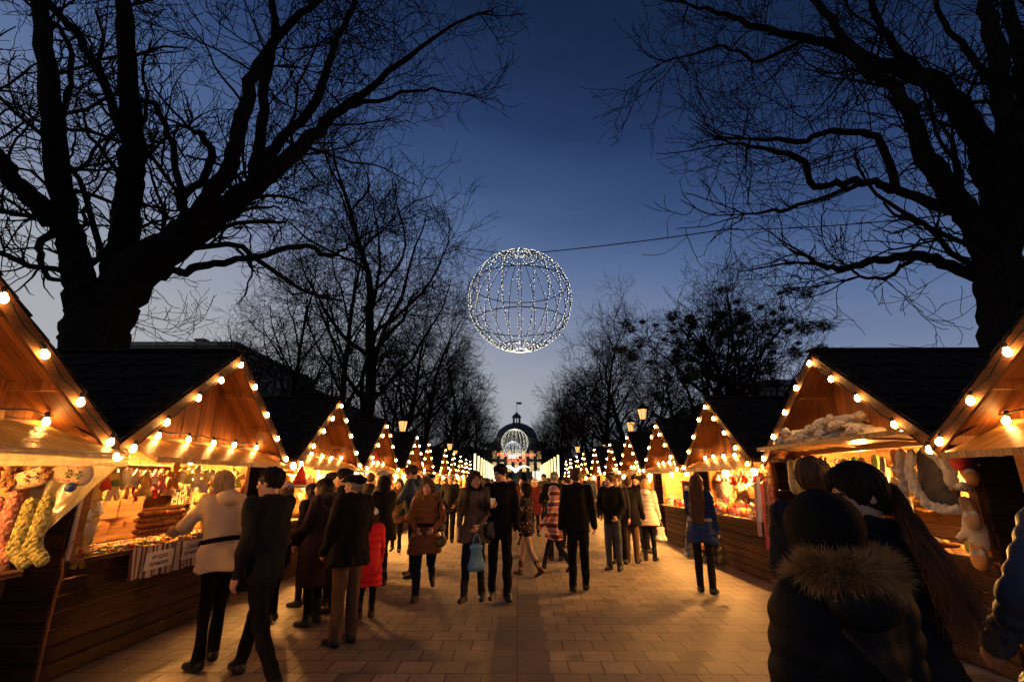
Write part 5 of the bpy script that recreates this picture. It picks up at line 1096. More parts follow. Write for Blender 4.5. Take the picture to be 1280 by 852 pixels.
for i, (u, w_, z0, z1, c, lb) in enumerate(((-.95, .62, 1.30, 1.90, 'amber', 'large orange poster with red lines'), (-.38, .26, 1.62, 1.90, 'white', 'small white poster with a dark sign'), (.15, .44, 1.45, 1.90, 'red', 'red and white poster'))):
    po = empty('poster', (X - .10, Y + u, 0)); tag(po, lb + ' in the stall with the red banner', 'poster'); m = MB(); m.box((-.004, -w_ / 2, z0), (.004, w_ / 2, z1)); m.build('sheet', GC[c], po); m = MB()
    for j in range(5):
        zz = z1 - .07 - (z1 - z0 - .1) * j / 5; m.box((.004, -w_ * .38, zz - .02), (.007, w_ * (.38 - .1 * (j % 3)), zz + .006), j % 2)
    m.build('print', [GC['red' if c != 'red' else 'white'], GC['white' if c != 'white' else 'dark']], po)
for s, k, nm in ((1, 4, 'fifth right'), (-1, 4, 'fifth left'), (1, 5, 'sixth right'), (-1, 5, 'sixth left')):
    hang_row(s, k, nm, 'front hanging row', .10, -1.2, 1.2, 1.84, 9, BR, sc=2.2); stand_row(s, k, nm, 'counter', .06, -1.2, 1.2, .99, 7, BR, sc=1.6)
# ---- right stall 1: lace pictures on its far side wall
X, Y = STALLS[(1, 0)]
for i, (v, z0, z1, w_, bg_, lb) in enumerate(((.14, 1.62, 1.93, .20, 'grey', 'grey lace picture nearest the opening of the rightmost stall'), (.40, 1.50, 1.88, .24, 'pink', 'pink picture with a dark branching figure in the rightmost stall'), (.66, 1.55, 1.90, .2, 'cream', 'cream picture farthest inside the rightmost stall'))):
    po = empty('lace_picture', (X + v, Y + 1.365, 0)); tag(po, lb, 'picture', 'pictures in the rightmost stall'); m = MB(); m.box((-w_ / 2, -.006, z0), (w_ / 2, .0, z1)); m.build('sheet', GC[bg_], po); rn = random.Random(i); m = MB()
    for j in range(14):
        a = rn.uniform(0, 6.28); r_ = w_ * .42; c = ((z0 + z1) / 2); p0 = (rn.uniform(-.04, .04), -.009, c + rn.uniform(-.06, .06)); m.bar(p0, (p0[0] * .3 + r_ * math.cos(a), -.009, c + (z1 - z0) * .42 * math.sin(a)), .010, .004)
    m.build('lace_figure', [GC['white'] if i == 0 else GC['brown']], po)
put('bauble', 'bauble', 1, 0, .30, 1.30, 1.36, 'large red ball hanging below the pictures in the rightmost stall', 'ornament', None, sc=1.8)
stand_row(1, 0, 'rightmost', 'counter', .05, -1.2, 1.2, .99, 9, BR, sc=1.4); hang_row(1, 0, 'rightmost', 'front hanging row', .10, -1.2, 1.2, 1.84, 8, BR, sc=1.8)
# ================================================================ people
skin = M('skin', (.42, .22, .15), .55, .08, 20, spec=.35); lipm = M('lips', (.33, .10, .08), .5, .1, 20); browm = M('eyebrow', (.05, .03, .02), .8, .1, 20)
eyew = M('eye_white', (.6, .58, .55), .25, .05, 5, spec=.5); eyed = M('iris', (.03, .02, .015), .15, .05, 5, spec=.6)
def hairmat(name, c): return M(name, c, .65, .45, 30, bump=.5, stretch=(2.2, 2.2, .18), spec=.06 if c[0] < .02 else .2, bscale=70)
HAIR = {'black': hairmat('black_hair', (.012, .009, .008)), 'dark': hairmat('dark_brown_hair', (.028, .015, .010)), 'brown': hairmat('brown_hair', (.065, .030, .014)), 'blond': hairmat('blond_hair', (.36, .21, .09)), 'grey': hairmat('grey_hair', (.20, .19, .18))}
def fab(name, c, rough=.9, var=.22, bump=.25, sheen=0, **k): return M(name, c, rough, var, 5, bump=bump, spec=.08, sheen=sheen, bscale=k.pop('bscale', 160), **k)
CL = {'black': fab('black_cloth', (.0065, .006, .0065)), 'charcoal': fab('charcoal_cloth', (.013, .0125, .0135)), 'navy': fab('navy_cloth', (.010, .012, .021)), 'denim': fab('dark_denim', (.008, .012, .026), .8, .35), 'jeans': fab('faded_jeans', (.055, .060, .075), .85, .5),
      'beige': fab('beige_cloth', (.64, .45, .27), .85, .1), 'plum': fab('plum_cloth', (.022, .013, .021)), 'khaki': fab('brown_trouser', (.090, .052, .030)), 'greyblue': fab('grey_blue_cloth', (.045, .060, .085)), 'tan': fab('pale_trouser', (.36, .26, .20)),
      'brownpuff': fab('brown_nylon', (.17, .066, .024), .45, .15, .12), 'cream': fab('cream_nylon', (.62, .50, .42), .5, .08, .1), 'cobalt': fab('blue_nylon', (.010, .022, .10), .5, .15, .1), 'slate': fab('slate_blue_nylon', (.050, .054, .078), .5, .15, .1), 'blackpuff': fab('black_nylon', (.007, .007, .0085), .62, .15, .2),
      'leather': M('black_leather', (.013, .010, .009), .32, .3, 6, bump=.5, spec=.5, bscale=40), 'red': fab('red_nylon', (.62, .022, .03), .5, .12, .1), 'lilac': fab('lilac_knit', (.30, .21, .27)), 'greyknit': fab('grey_knit', (.26, .25, .25)), 'white': fab('white_knit', (.66, .62, .56)), 'brown': fab('brown_cloth', (.060, .032, .018)),
      'wine': fab('wine_cloth', (.09, .015, .02)), 'green': fab('olive_cloth', (.045, .045, .022)), 'pinkknit': fab('pink_knit', (.5, .14, .16))}
SHOE = {'black': M('black_shoe', (.010, .009, .009), .4, .2, 12), 'brown': M('brown_boot', (.060, .022, .012), .5, .25, 12), 'grey': M('grey_shoe', (.12, .12, .12), .6, .2, 12)}
def patterned(name, kind):
    m, nt, b = nodes(name); L = nt.links.new; tc = N(nt, 'ShaderNodeTexCoord')
    if kind == 'stripes':
        sx = N(nt, 'ShaderNodeSeparateXYZ'); L(tc.outputs['Object'], sx.inputs[0]); nz = N(nt, 'ShaderNodeTexNoise', Scale=9.0); L(tc.outputs['Object'], nz.inputs['Vector'])
        a = N(nt, 'ShaderNodeMath', operation='MULTIPLY_ADD'); L(nz.outputs['Fac'], a.inputs[0]); a.inputs[1].default_value = .05; L(sx.outputs[2], a.inputs[2])
        d = N(nt, 'ShaderNodeMath', operation='MULTIPLY'); L(a.outputs[0], d.inputs[0]); d.inputs[1].default_value = 5.2; f = N(nt, 'ShaderNodeMath', operation='FRACT'); L(d.outputs[0], f.inputs[0])
        pk, dk, rd, cr = (.46, .24, .20), (.02, .012, .014), (.26, .03, .03), (.55, .42, .33)
        o = ramp(nt, f.outputs[0], [(0, pk), (.24, dk), (.36, rd), (.50, dk), (.58, cr), (.70, pk), (.84, rd), (.90, pk)])
        for n in nt.nodes:
            if n.type == 'VALTORGB': n.color_ramp.interpolation = 'CONSTANT'
    else:
        v = N(nt, 'ShaderNodeTexVoronoi', Scale=17.0); L(tc.outputs['Object'], v.inputs['Vector']); nz = N(nt, 'ShaderNodeTexNoise', Scale=24.0, Detail=3.0); L(tc.outputs['Object'], nz.inputs['Vector'])
        a = N(nt, 'ShaderNodeMath', operation='MULTIPLY_ADD'); L(nz.outputs['Fac'], a.inputs[0]); a.inputs[1].default_value = .5; L(v.outputs['Distance'], a.inputs[2])
        o = ramp(nt, a.outputs[0], [(.36, (.40, .20, .22)), (.46, (.16, .06, .08)), (.54, (.014, .012, .014)), (1, (.012, .010, .012))])
    L(o, b.inputs['Base Color']); b.inputs['Roughness'].default_value = .9; b.inputs['Specular IOR Level'].default_value = .15; return m
CL['stripes'] = patterned('striped_knit', 'stripes'); CL['floral'] = patterned('floral_print', 'floral')
CL['furjacket'] = M('dark_fur_jacket', (.020, .013, .009), .5, .6, 7, bump=.6, c2=(.11, .062, .032), stretch=(2.5, 2.5, .6), spec=.4, bscale=30)
furm = M('tan_fur', (.24, .125, .045), .85, .5, 9, spec=.1, c2=(.46, .27, .11)); furd = M('dark_fur', (.05, .03, .02), .85, .5, 9, spec=.1); furg = M('grey_fur', (.13, .09, .08), .85, .5, 9, spec=.1)

def Rx(a): c, s = math.cos(a), math.sin(a); return np.array([[1, 0, 0], [0, c, -s], [0, s, c]])
def Rz(a): c, s = math.cos(a), math.sin(a); return np.array([[c, -s, 0], [s, c, 0], [0, 0, 1]])
def Ry(a): c, s = math.cos(a), math.sin(a); return np.array([[c, 0, s], [0, 1, 0], [-s, 0, c]])
def nrm(v): v = np.asarray(v, float); return v / (np.linalg.norm(v) + 1e-12)
def fur_spikes(name, pts_normals, ln, w, m, seed, droop=.3):
    rng = np.random.RandomState(seed); V = []; F = []
    for p, n in pts_normals:
        d = nrm(n + rng.normal(size=3) * .62 + np.array([0, 0, -droop * rng.uniform(0, 1)])); u = nrm(np.cross(d, rng.normal(size=3))) * w; q = len(V); l = ln * rng.uniform(.55, 1.25)
        mid = p + d * l * .55; V += [p - u, p + u, mid + u * .7 , mid - u * .7, p + d * l + np.array([0, 0, -.25 * l * droop])]; F += [(q, q + 1, q + 2, q + 3), (q + 3, q + 2, q + 4)]
    me = raw_mesh(name, V, F); me.materials.append(m); return me

def person(label, x, y, face, H=1.72, top='jacket', topc='black', legs='black', shoe='black', boots=False, hair='short', hairc='dark', hat=None, hatc='black', hem=None, lean=0, twist=0,
           legL=(0, 2), legR=(0, 2), armL=(4, 8, 10, 0), armR=(4, 8, 10, 0), head=(0, 0), h=.014, hood=None, collar=True, puff=False, belt=None, bulk=1.0, gloves=None, spread=0, group=None, footL=None, footR=None, z0=None, scarf=None, female=False, strands=0):
    """a person facing the local +y; leg = (hip, knee) and arm = (forward, outward, elbow, inward) in degrees"""
    q = H / 1.72; lean = R(lean); nm_seed = abs(hash(label)) % 9999 if False else sum(map(ord, label)) % 9999
    child = H < 1.4; hs = (1.0 if not child else 1.12)
    hw = .088 * q; thigh, shin = .245 * H, .238 * H
    # ---- legs, then drop the pelvis so that the lowest sole touches the ground
    J = {}
    for s, (hip, kn), ft in ((-1, legL, footL), (1, legR, footR)):
        a, b_ = R(hip), R(hip - kn); P = np.array([s * hw, 0, 0.]); sp = s * (.02 + spread)
        K = P + nrm([sp, math.sin(a), -math.cos(a)]) * thigh; A = K + nrm([sp * .7, math.sin(b_), -math.cos(b_)]) * shin
        fp = R(ft) if ft is not None else min(0.0, b_ * .8) if hip < 0 or kn > 25 else 0.0
        f = np.array([s * .18, math.cos(fp), math.sin(fp)]); f = nrm(f)
        n = np.array([0, -math.sin(fp), math.cos(fp)])
        heel = A - f * .055 * q - n * .075 * q; toe = A + f * .175 * q - n * .080 * q
        J[s] = [P, K, A, f, n, heel, toe]
    low = min(min(J[s][5][2], J[s][6][2]) for s in J) ; zp = -low
    for s in J: J[s] = [v + np.array([0, 0, zp]) if i in (0, 1, 2, 5, 6) else v for i, v in enumerate(J[s])]
    pel = np.array([0, 0, zp]); RL = Rz(R(twist)) @ Rx(-lean); U = lambda p: pel + RL @ (np.asarray(p, float) * np.array([1, 1, 1]) - np.array([0, 0, .505 * H]))   # p in an upright body of height H
    fw = RL @ np.array([0, 1, 0.]); rt_ = RL @ np.array([1., 0, 0])
    sw = (.178 if not female else .158) * q * (1.0 if not child else .92) * (.5 + .5 * bulk)
    ARM = {}
    for s, (fl, ab, el, inw) in ((-1, armL), (1, armR)):
        Sj = U([s * sw, -.01 * q, .815 * H]); a = R(fl); b_ = R(fl + el)
        d1 = nrm(RL @ np.array([s * math.sin(R(ab)), math.sin(a) * math.cos(R(ab)), -math.cos(a) * math.cos(R(ab))])) if False else nrm(Rz(R(twist)) @ np.array([s * math.sin(R(ab)), math.sin(a) * math.cos(R(ab)), -math.cos(a) * math.cos(R(ab))]))
        d2 = nrm(Rz(R(twist)) @ np.array([s * (math.sin(R(ab)) * .6 - math.sin(R(inw))), math.sin(b_), -math.cos(b_)]))
        E = Sj + d1 * .172 * H; W = E + d2 * .150 * H
        w = Rz(R(twist)) @ np.array([0, math.cos(b_), math.sin(b_)]); w = nrm(w - d2 * (w @ d2)); ARM[s] = (Sj, E, W, d1, d2, w)
    HC = U([0, .012 * q, .925 * H]); RH = RL @ Rz(R(head[0])) @ Rx(R(head[1])); NB = U([0, -.01 * q, .835 * H]); k_ = hs * q * 1.05
    if lean > .25: RH = Rz(R(twist)) @ Rz(R(head[0])) @ Rx(R(head[1]) - lean * .35)
    hp = lambda a: HC + RH @ (np.asarray(a, float) * k_)
    root = None
    # ---- the body: one continuous skin from head to feet
    b = SD(); fl = (fw, 1.55)
    b.cap(U([0, 0, .52 * H]), U([0, 0, .60 * H]), .098 * q, .09 * q, flat=(fw, 1.4)); b.cap(U([0, 0, .60 * H]), U([0, 0, .77 * H]), .095 * q, .112 * q, k=.05, flat=(fw, 1.45)); b.cap(U([-sw * .8, -.01, .80 * H]), U([sw * .8, -.01, .80 * H]), .05 * q, k=.06)
    for s in (-1, 1):
        P, K, A, f, n, heel, toe = J[s]
        b.cap(P, K, .062 * q, .040 * q, k=.03); b.cap(K, A, .040 * q, .029 * q, k=.02); b.cap(A - n * .035 * q, A + f * .12 * q - n * .045 * q, .036 * q, .026 * q, k=.02)
        Sj, E, W, d1, d2, w = ARM[s]; b.cap(Sj, E, .040 * q, .032 * q, k=.03); b.cap(E, W, .032 * q, .025 * q, k=.02)
        nn = nrm(np.cross(d2, w)); b.cap(W, W + d2 * .055 * q, .026 * q, .034 * q, k=.012, flat=(nn, 1.75)); b.cap(W + d2 * .05 * q - w * .012, W + d2 * .075 * q, .034 * q, .034 * q, k=.012, flat=(nn, 1.9))
    b.cap(NB - (HC - NB) * .1, HC + RH @ np.array([0, -.015, -.05]) * k_, .056 * q, .052 * q, k=.025)
    b.ell(hp([0, -.014, .032]), np.array([.074, .094, .088]) * k_, RH, .02); b.ell(hp([0, .018, -.035]), np.array([.060, .074, .080]) * k_, RH, .02); b.ell(hp([0, .064, -.088]), np.array([.026, .026, .024]) * k_, RH, .02)
    for s in (-1, 1):
        b.ell(hp([s * .036, .066, -.028]), np.array([.026, .022, .026]) * k_, RH, .015); b.ell(hp([s * .076, -.006, -.006]), np.array([.011, .021, .031]) * k_, RH, .006)
        b.ell(hp([s * .031, .096, .004]), np.array([.017, .014, .011]) * k_, RH, .012, op='s')
    b.cap(hp([-.032, .078, .026]), hp([.032, .078, .026]), .013 * k_, k=.012); b.cap(hp([0, .086, .010]), hp([0, .108, -.026]), .008 * k_, .014 * k_, k=.008); b.ell(hp([0, .084, -.056]), np.array([.023, .013, .010]) * k_, RH, .008)
    V, Q = b.net(h); C = V[Q].mean(1); loc = (C - HC) @ RH / k_
    mi = np.zeros(len(Q), int); mi[(np.abs(loc[:, 0]) < .024) & (np.abs(loc[:, 2] + .056) < .011) & (loc[:, 1] > .08)] = 1
    mi[(np.abs(np.abs(loc[:, 0]) - .032) < .020) & (np.abs(loc[:, 2] - .030) < .007) & (loc[:, 1] > .07)] = 2
    if gloves:
        for s in (-1, 1):
            Sj, E, W, d1, d2, w = ARM[s]; mi[((C - W) @ d2 > -.06) & (np.linalg.norm(C - W, axis=1) < .16)] = 5
    Vx = [tuple(v) for v in V]; T = MB(); mm = [skin, lipm, browm, eyew, eyed, CL.get(gloves, skin)]
    for s in (-1, 1):   # eyes and fingers
        T.ball(hp([s * .031, .079, .005]), .0125 * k_, 3, 8, 6); T.ball(hp([s * .031, .0855, .005]), .0075 * k_, 4, 8, 6)
        Sj, E, W, d1, d2, w = ARM[s]; nn = nrm(np.cross(d2, w)); nn = nn * (1 if nn @ (-s * rt_) > 0 else -1); gm = 5 if gloves else 0
        for i, (o, ln_) in enumerate(((.027, .072), (.010, .080), (-.008, .075), (-.025, .058))):
            base = W + (d2 * .078 + w * o) * q; d = d2; pts = [base - d2 * .02 * q, base]; ln_ = ln_ * q
            for fr, cv in ((.45, .35), (.32, .55), (.23, .5)): d = nrm(d * math.cos(cv) + nn * math.sin(cv)); pts.append(pts[-1] + d * ln_ * fr)
            T.tube(pts, [.0095 * q, .0095 * q, .0088 * q, .008 * q, .0065 * q], 6, gm)
        p0 = W + (d2 * .03 + w * .024) * q; d = nrm(d2 * .65 + w * .7 + nn * .35); pts = [p0, p0 + d * .034 * q]; d = nrm(d2 * .95 + w * .2 + nn * .4); pts.append(pts[-1] + d * .028 * q); pts.append(pts[-1] + nrm(d + nn * .3) * .020 * q)
        T.tube(pts, [.013 * q, .0115 * q, .010 * q, .007 * q], 6, gm)
    n0 = len(Vx); F = Q.tolist() + [[i + n0 for i in f] for f in T.F]
    me = raw_mesh('person', np.array(Vx + T.V), F, smooth=True, mi=np.concatenate([mi, np.array(T.mi)]))
    for m in mm: me.materials.append(m)
    root = link('person', me); root.location = (x, y, 0); root.rotation_euler = (0, 0, R(face)); tag(root, label, 'person', group)
    # ---- trousers
    t = SD(); t.cap(U([0, -.01, .50 * H]), U([0, -.005, .57 * H]), .145 * q * bulk, .135 * q * bulk, flat=(fw, 1.25))
    for s in (-1, 1):
        P, K, A, f, n, heel, toe = J[s]; wide = 1.28 if legs in ('khaki', 'jeans') else 1.08 if female else 1.18
        t.cap(P + np.array([-s * .008, 0, .02]), K, .088 * q * bulk, .060 * q * wide / 1.1, k=.03); t.cap(K, A - n * .02 * q, .060 * q * wide / 1.1, .047 * q * wide / 1.05, k=.02)
    t.disp(wrinkle(.006, 20, nm_seed)); t.disp(wrinkle(.004, 42, nm_seed + 1)); link('trousers', sd_mesh('trousers', t, h * 1.15, CL[legs]), root)
    for s in (-1, 1):
        P, K, A, f, n, heel, toe = J[s]; sh = SD(); up = nrm(A - K) * -1
        sh.cap(A - n * .045 * q - f * .03 * q, A + f * .135 * q - n * .050 * q, .044 * q, .036 * q); sh.cap(A - n * .03 * q, A + f * .08 * q - n * .045 * q, .045 * q, .035 * q, k=.03)
        sh.cap(A - n * .03 * q, A + up * (.17 * q if boots else .015), .050 * q, .056 * q if boots else .046 * q, k=.03); sh.cut(n, A - n * .080 * q)
        so = link('boot' if boots else 'shoe', sd_mesh('shoe', sh, h * .9, SHOE[shoe]), root)
    # ---- coat or jacket
    hem = hem if hem is not None else {'jacket': .47, 'coat': .30, 'long': .20}[top]; c = SD(); qs = (.085, .016) if puff else None; B = bulk
    c.cap(U([0, -.005, .60 * H]), U([0, 0, .765 * H]), (.155 if female else .172) * q * B, (.170 if female else .190) * q * B, flat=(fw, 1.32), quilt=qs)
    c.cap(U([-sw * .82, -.012, .795 * H]), U([sw * .82, -.012, .795 * H]), .066 * q * B, k=.06); c.cap(U([0, -.012, .80 * H]), U([0, -.012, .845 * H]), .085 * q, .066 * q, k=.04)
    low_ = U([0, -.01, max(.47, hem) * H - .03]); c.cap(U([0, -.005, .60 * H]), low_, (.150 if female else .168) * q * B, (.172 if female else .170) * q * B, k=.03, flat=(fw, 1.28), quilt=qs)
    if hem < .46:
        for s in (-1, 1):
            P, K, A = J[s][:3]; e = P + (K - P) * min(1.15, (.515 - hem) / .245) + np.array([s * .01, 0, 0]); c.cap(P, e, .125 * q * B, .150 * q * B, k=.10, quilt=qs)
    c.cut((0, 0, 1), (0, 0, zp + (hem - .505) * H), .012)
    for s in (-1, 1):
        Sj, E, W, d1, d2, w = ARM[s]; qa = (.075, .011) if puff else None
        c.cap(Sj - d1 * .02, E, .070 * q * B, .056 * q * B, k=.035, quilt=qa); c.cap(E, W + d2 * .005, .056 * q * B, .043 * q * B, k=.02, quilt=qa)
    c.disp(wrinkle(.005 if puff else .011, 15, nm_seed + 3)); c.disp(wrinkle(.003 if puff else .006, 38, nm_seed + 4))
    if belt: c.cap(U([0, 0, .595 * H]), U([0, 0, .605 * H]), .13 * q, k=.01, flat=(fw, 1.3))
    co = link('coat' if hem < .44 else 'jacket', sd_mesh('coat', c, h * 1.1, CL[topc]), root)
    if belt:
        z = .605 * H; be = MB(); ring = []
        rr = (.172 if female else .19) * q * B + .008
        ring = [U([rr * math.cos(a), rr / 1.27 * math.sin(a) - .003, z]) for a in np.linspace(0, 2 * PI, 33)]
        n_ = len(ring); V = []; F = []
        upv = RL @ np.array([0, 0, 1.])
        for p in ring: V += [p - upv * .022, p + upv * .022]
        V2 = [v + (v - U([0, 0, z])) * .045 for v in V]; F = [(2 * i, 2 * i + 2, 2 * i + 3, 2 * i + 1) for i in range(n_ - 1)]; be.add(V2, F)
        be.build('belt', CL[belt], co)
    if collar:
        r0 = .080 * q; cc = SD(); pr = None
        for a in np.linspace(PI * .62, PI * 2.38, 12):
            p = U([r0 * math.cos(a) * 1.02, r0 * math.sin(a) - .008, (.845 - .006 * math.sin(a)) * H])
            if pr is not None: cc.cap(pr, p, .024 * q, k=.02)
            pr = p
        link('collar', sd_mesh('collar', cc, h, CL[topc]), co)
    if hood in ('down', 'fur', 'furdark', 'furgrey', 'fur_close'):
        hd = SD(); hd.ell(U([0, -.115 * q, .835 * H]), np.array([.125, .075, .085]) * q, RL); hd.ell(U([0, -.06 * q, .862 * H]), np.array([.10, .06, .06]) * q, RL, .02, op='s'); hd.disp(wrinkle(.004, 20, 5))
        ho = link('hood', sd_mesh('hood', hd, h, CL[topc]), co)
        if hood != 'down':
            rng = np.random.RandomState(nm_seed); PN = []; big = hood == 'fur_close'; ctr = U([0, -.03 * q, .85 * H])
            for _ in range(15000 if big else 2600):
                a = rng.uniform(PI * .60, PI * 2.40); rr = np.array([.150 * math.cos(a), .125 * math.sin(a) - .02, .022 - .040 * math.sin(a) ** 2 * (math.sin(a) > 0) + .03 * (math.sin(a) < 0)]) * q
                if big: rr = np.array([.112 * math.cos(a), .118 * math.sin(a) - .025, .030 + (.03 if math.sin(a) < 0 else -.05 * math.sin(a))]) * q
                th = rng.uniform(0, 6.28); e = nrm([math.cos(a), math.sin(a), 0]); o = (e * math.cos(th) + np.array([0, 0, 1]) * math.sin(th)); tr = (.040 if big else .028) * q
                PN.append((U(np.array([0, 0, .85 * H]) + rr + o * tr * .6), RL @ o))
            link('fur_trim', fur_spikes('fur_trim', PN, .064 * q if big else .046 * q, .0013 if big else .0035, {'fur': furm, 'fur_close': furm, 'furdark': furd, 'furgrey': furg}[hood], nm_seed), ho)
    if scarf:
        sc = SD(); pr = None
        for a in np.linspace(0, 2 * PI, 12):
            p = U([.078 * q * math.cos(a), .078 * q * math.sin(a), (.852 + .008 * math.sin(a * 2)) * H])
            if pr is not None: sc.cap(pr, p, .032 * q, k=.02)
            pr = p
        sc.disp(wrinkle(.008, 30, 2)); link('scarf', sd_mesh('scarf', sc, h, CL[scarf]), root)
    # ---- hair and hat
    if hood == 'up':
        hd = SD(); hd.ell(hp([0, -.02, .02]), np.array([.112, .128, .135]) * k_, RH); hd.cap(hp([0, -.03, -.08]), NB, .10 * k_, .10 * q, k=.05); hd.ell(hp([0, .10, -.015]), np.array([.078, .085, .105]) * k_, RH, .02, op='s'); hd.disp(wrinkle(.005, 20, 4))
        link('hood', sd_mesh('hood', hd, h, CL[hatc]), co)
    if hair:
        g = SD(); v = .012 if hair == 'short' else .02
        g.ell(hp([0, -.018, .038]), np.array([.076 + v, .096 + v, .088 + v]) * k_, RH); g.ell(hp([0, .042, .088]), np.array([.055, .045, .032]) * k_, RH, .03)
        g.ell(hp([0, .105, -.028]), np.array([.074, .078, .092]) * k_, RH, .015, op='s')
        if hair == 'short': g.cut(RH @ nrm([0, -.45, 1]), hp([0, -.06, -.055]), .01)
        else:
            g.ell(hp([0, -.05, -.04]), np.array([.080, .060, .085]) * k_, RH, .03)
            drop = np.array([0, 0, -1.0])
            if hair in ('long', 'verylong'):
                Ln = .30 if hair == 'long' else .46
                for s in (-1, 0, 1):
                    a0 = hp([s * .062, -.052 if s else -.075, .0]); bk = U([s * .075, -.125 * q, .79 * H]); bk2 = U([s * .065, -.165 * q, .79 * H]) + drop * (Ln - .12); g.cap(a0, bk, .042 * k_, .042 * k_, k=.03); g.cap(bk, bk2, .042 * k_, .030 * k_, k=.03)
                if hair == 'long':
                    for s in (-1, 1): g.cap(hp([s * .082, -.035, .0]), hp([s * .095, .0, -.13]), .024 * k_, .030 * k_, k=.03); g.cap(hp([s * .095, .0, -.13]), U([s * .10, .115 * q, .72 * H]), .030 * k_, .022 * k_, k=.03)
            elif hair == 'bob':
                for s in (-1, 1): g.cap(hp([s * .076, -.035, .02]), hp([s * .084, -.025, -.075]), .028 * k_, .024 * k_, k=.03)
                g.cap(hp([0, -.07, 0]), hp([0, -.075, -.09]), .06 * k_, .05 * k_, k=.03)
            elif hair == 'bun': g.ell(hp([0, -.10, .02]), np.array([.045, .04, .045]) * k_, RH, .015)
            elif hair == 'tied': g.cut(RH @ nrm([0, -.5, 1]), hp([0, -.06, -.075]), .01)
        ang = lambda P: np.arctan2(*(((P - HC) @ RH)[:, [0, 1]].T))
        if hair == 'short': g.disp(wrinkle(.0045, 60, nm_seed))
        g.disp(lambda P: .0035 * np.sin(ang(P) * 23 + P[:, 2] * 9) + .0025 * np.sin(ang(P) * 51 + P[:, 2] * 25))
        ha = link('hair', sd_mesh('hair', g, h * .85, HAIR[hairc]), root)
    if hat == 'beanie':
        g = SD(); g.ell(hp([0, -.016, .046]), np.array([.096, .116, .104]) * k_, RH); g.cut(RH @ nrm([0, -.30, 1]), hp([0, .05, .030]), .01); g.disp(lambda P: .002 * np.sin(ang_(P, HC, RH) * 40)); link('hat', sd_mesh('hat', g, h * .9, CL[hatc]), root)
    elif hat == 'flatcap':
        g = SD(); g.ell(hp([0, .0, .078]), np.array([.108, .132, .050]) * k_, RH); g.ell(hp([0, .115, .050]), np.array([.070, .055, .014]) * k_, RH, .02); g.ell(hp([0, -.03, .05]), np.array([.092, .105, .05]) * k_, RH, .02); link('cap', sd_mesh('cap', g, h * .9, CL[hatc]), root)
    elif hat == 'ushanka':
        g = SD(); g.ell(hp([0, -.02, .045]), np.array([.112, .128, .115]) * k_, RH); g.cut(RH @ nrm([0, -.35, 1]), hp([0, .05, -.055]), .02); g.disp(wrinkle(.004, 40, 3)); g.disp(lambda P: .0035 * np.abs(np.sin(ang_(P, HC, RH) * 26)) + .002 * np.sin(P[:, 2] * 300)); link('hat', sd_mesh('hat', g, h * .9, CL[hatc]), root)
    root['_'] = 0; del root['_']
    return root, dict(HC=HC, RH=RH, k=k_, ARM=ARM, U=U, H=H, q=q, J=J)
def ang_(P, HC, RH): return np.arctan2(*(((P - HC) @ RH)[:, [0, 1]].T))
def world(root, p): return np.array(root.location) + Rz(root.rotation_euler[2]) @ np.asarray(p, float)

def carrier(label, loc, w, hgt, m, handle=.16, cat='shopping bag', rz=0, group=None, name='shopping_bag', hm=None):
    """a bag hanging from its handles: loc is the hand"""
    g = SD(); z = -handle
    Y_ = np.array([0, 1., 0]); g.cap((0, 0, z - w * .30), (0, 0, z - hgt + w * .42), w * .34, w * .44, flat=(Y_, 3.2)); g.cap((-w * .30, 0, z - .03), (w * .30, 0, z - .03), .022, k=.05); g.cap((-w * .34, 0, z - hgt + .05), (w * .34, 0, z - hgt + .05), .05, k=.06); g.disp(wrinkle(.007, 30, int(w * 1000)))
    root = empty(name, tuple(loc), rz); tag(root, label, cat, group); link('bag_body', sd_mesh('bag_body', g, .014, m), root)
    t = MB()
    for yy in (-.012, .012): t.tube([(-w * .25, yy, z - .03), (-w * .16, yy, z + handle * .6), (0, yy, .008), (w * .16, yy, z + handle * .6), (w * .25, yy, z - .03)], .007, 5)
    t.build('handle', hm or m, root); return root
def shoulder_bag(label, root, D, side, w, hgt, m, strapm, zrel=.50):
    """bag at the hip on a strap over the opposite or same shoulder"""
    g = SD(); g.cap((0, -w * .35, 0), (0, w * .35, 0), .05, k=.03); g.cap((0, -w * .38, -hgt * .8), (0, w * .38, -hgt * .8), .075, k=.12); g.disp(wrinkle(.006, 22, 8))
    hip = D['U']([side * .25 * D['q'], -.02, zrel * D['H'] + hgt * .5]); r = empty('handbag', tuple(world(root, hip)), root.rotation_euler[2]); tag(r, label, 'handbag')
    link('bag_body', sd_mesh('bag_body', g, .012, m), r)
    sh = D['U']([side * .13 * D['q'], -.01, .845 * D['H']]) - hip; t = MB()
    fr = D['U']([side * .19 * D['q'], .13 * D['q'], .70 * D['H']]) - hip; bk = D['U']([side * .19 * D['q'], -.15 * D['q'], .70 * D['H']]) - hip
    for mid, e in ((fr, w * .3), (bk, -w * .3)):
        P = [sh + np.array([0, 0, .012]), sh * .5 + mid * .5 + (mid - sh) * .0 + np.array([side * .03, (.03 if e > 0 else -.03), .02]), mid, np.array([0, e, .02])]; t.tube(P, .011, 5)
    t.build('strap', strapm, r); return r

wal = (22, 6)   # (forward leg)
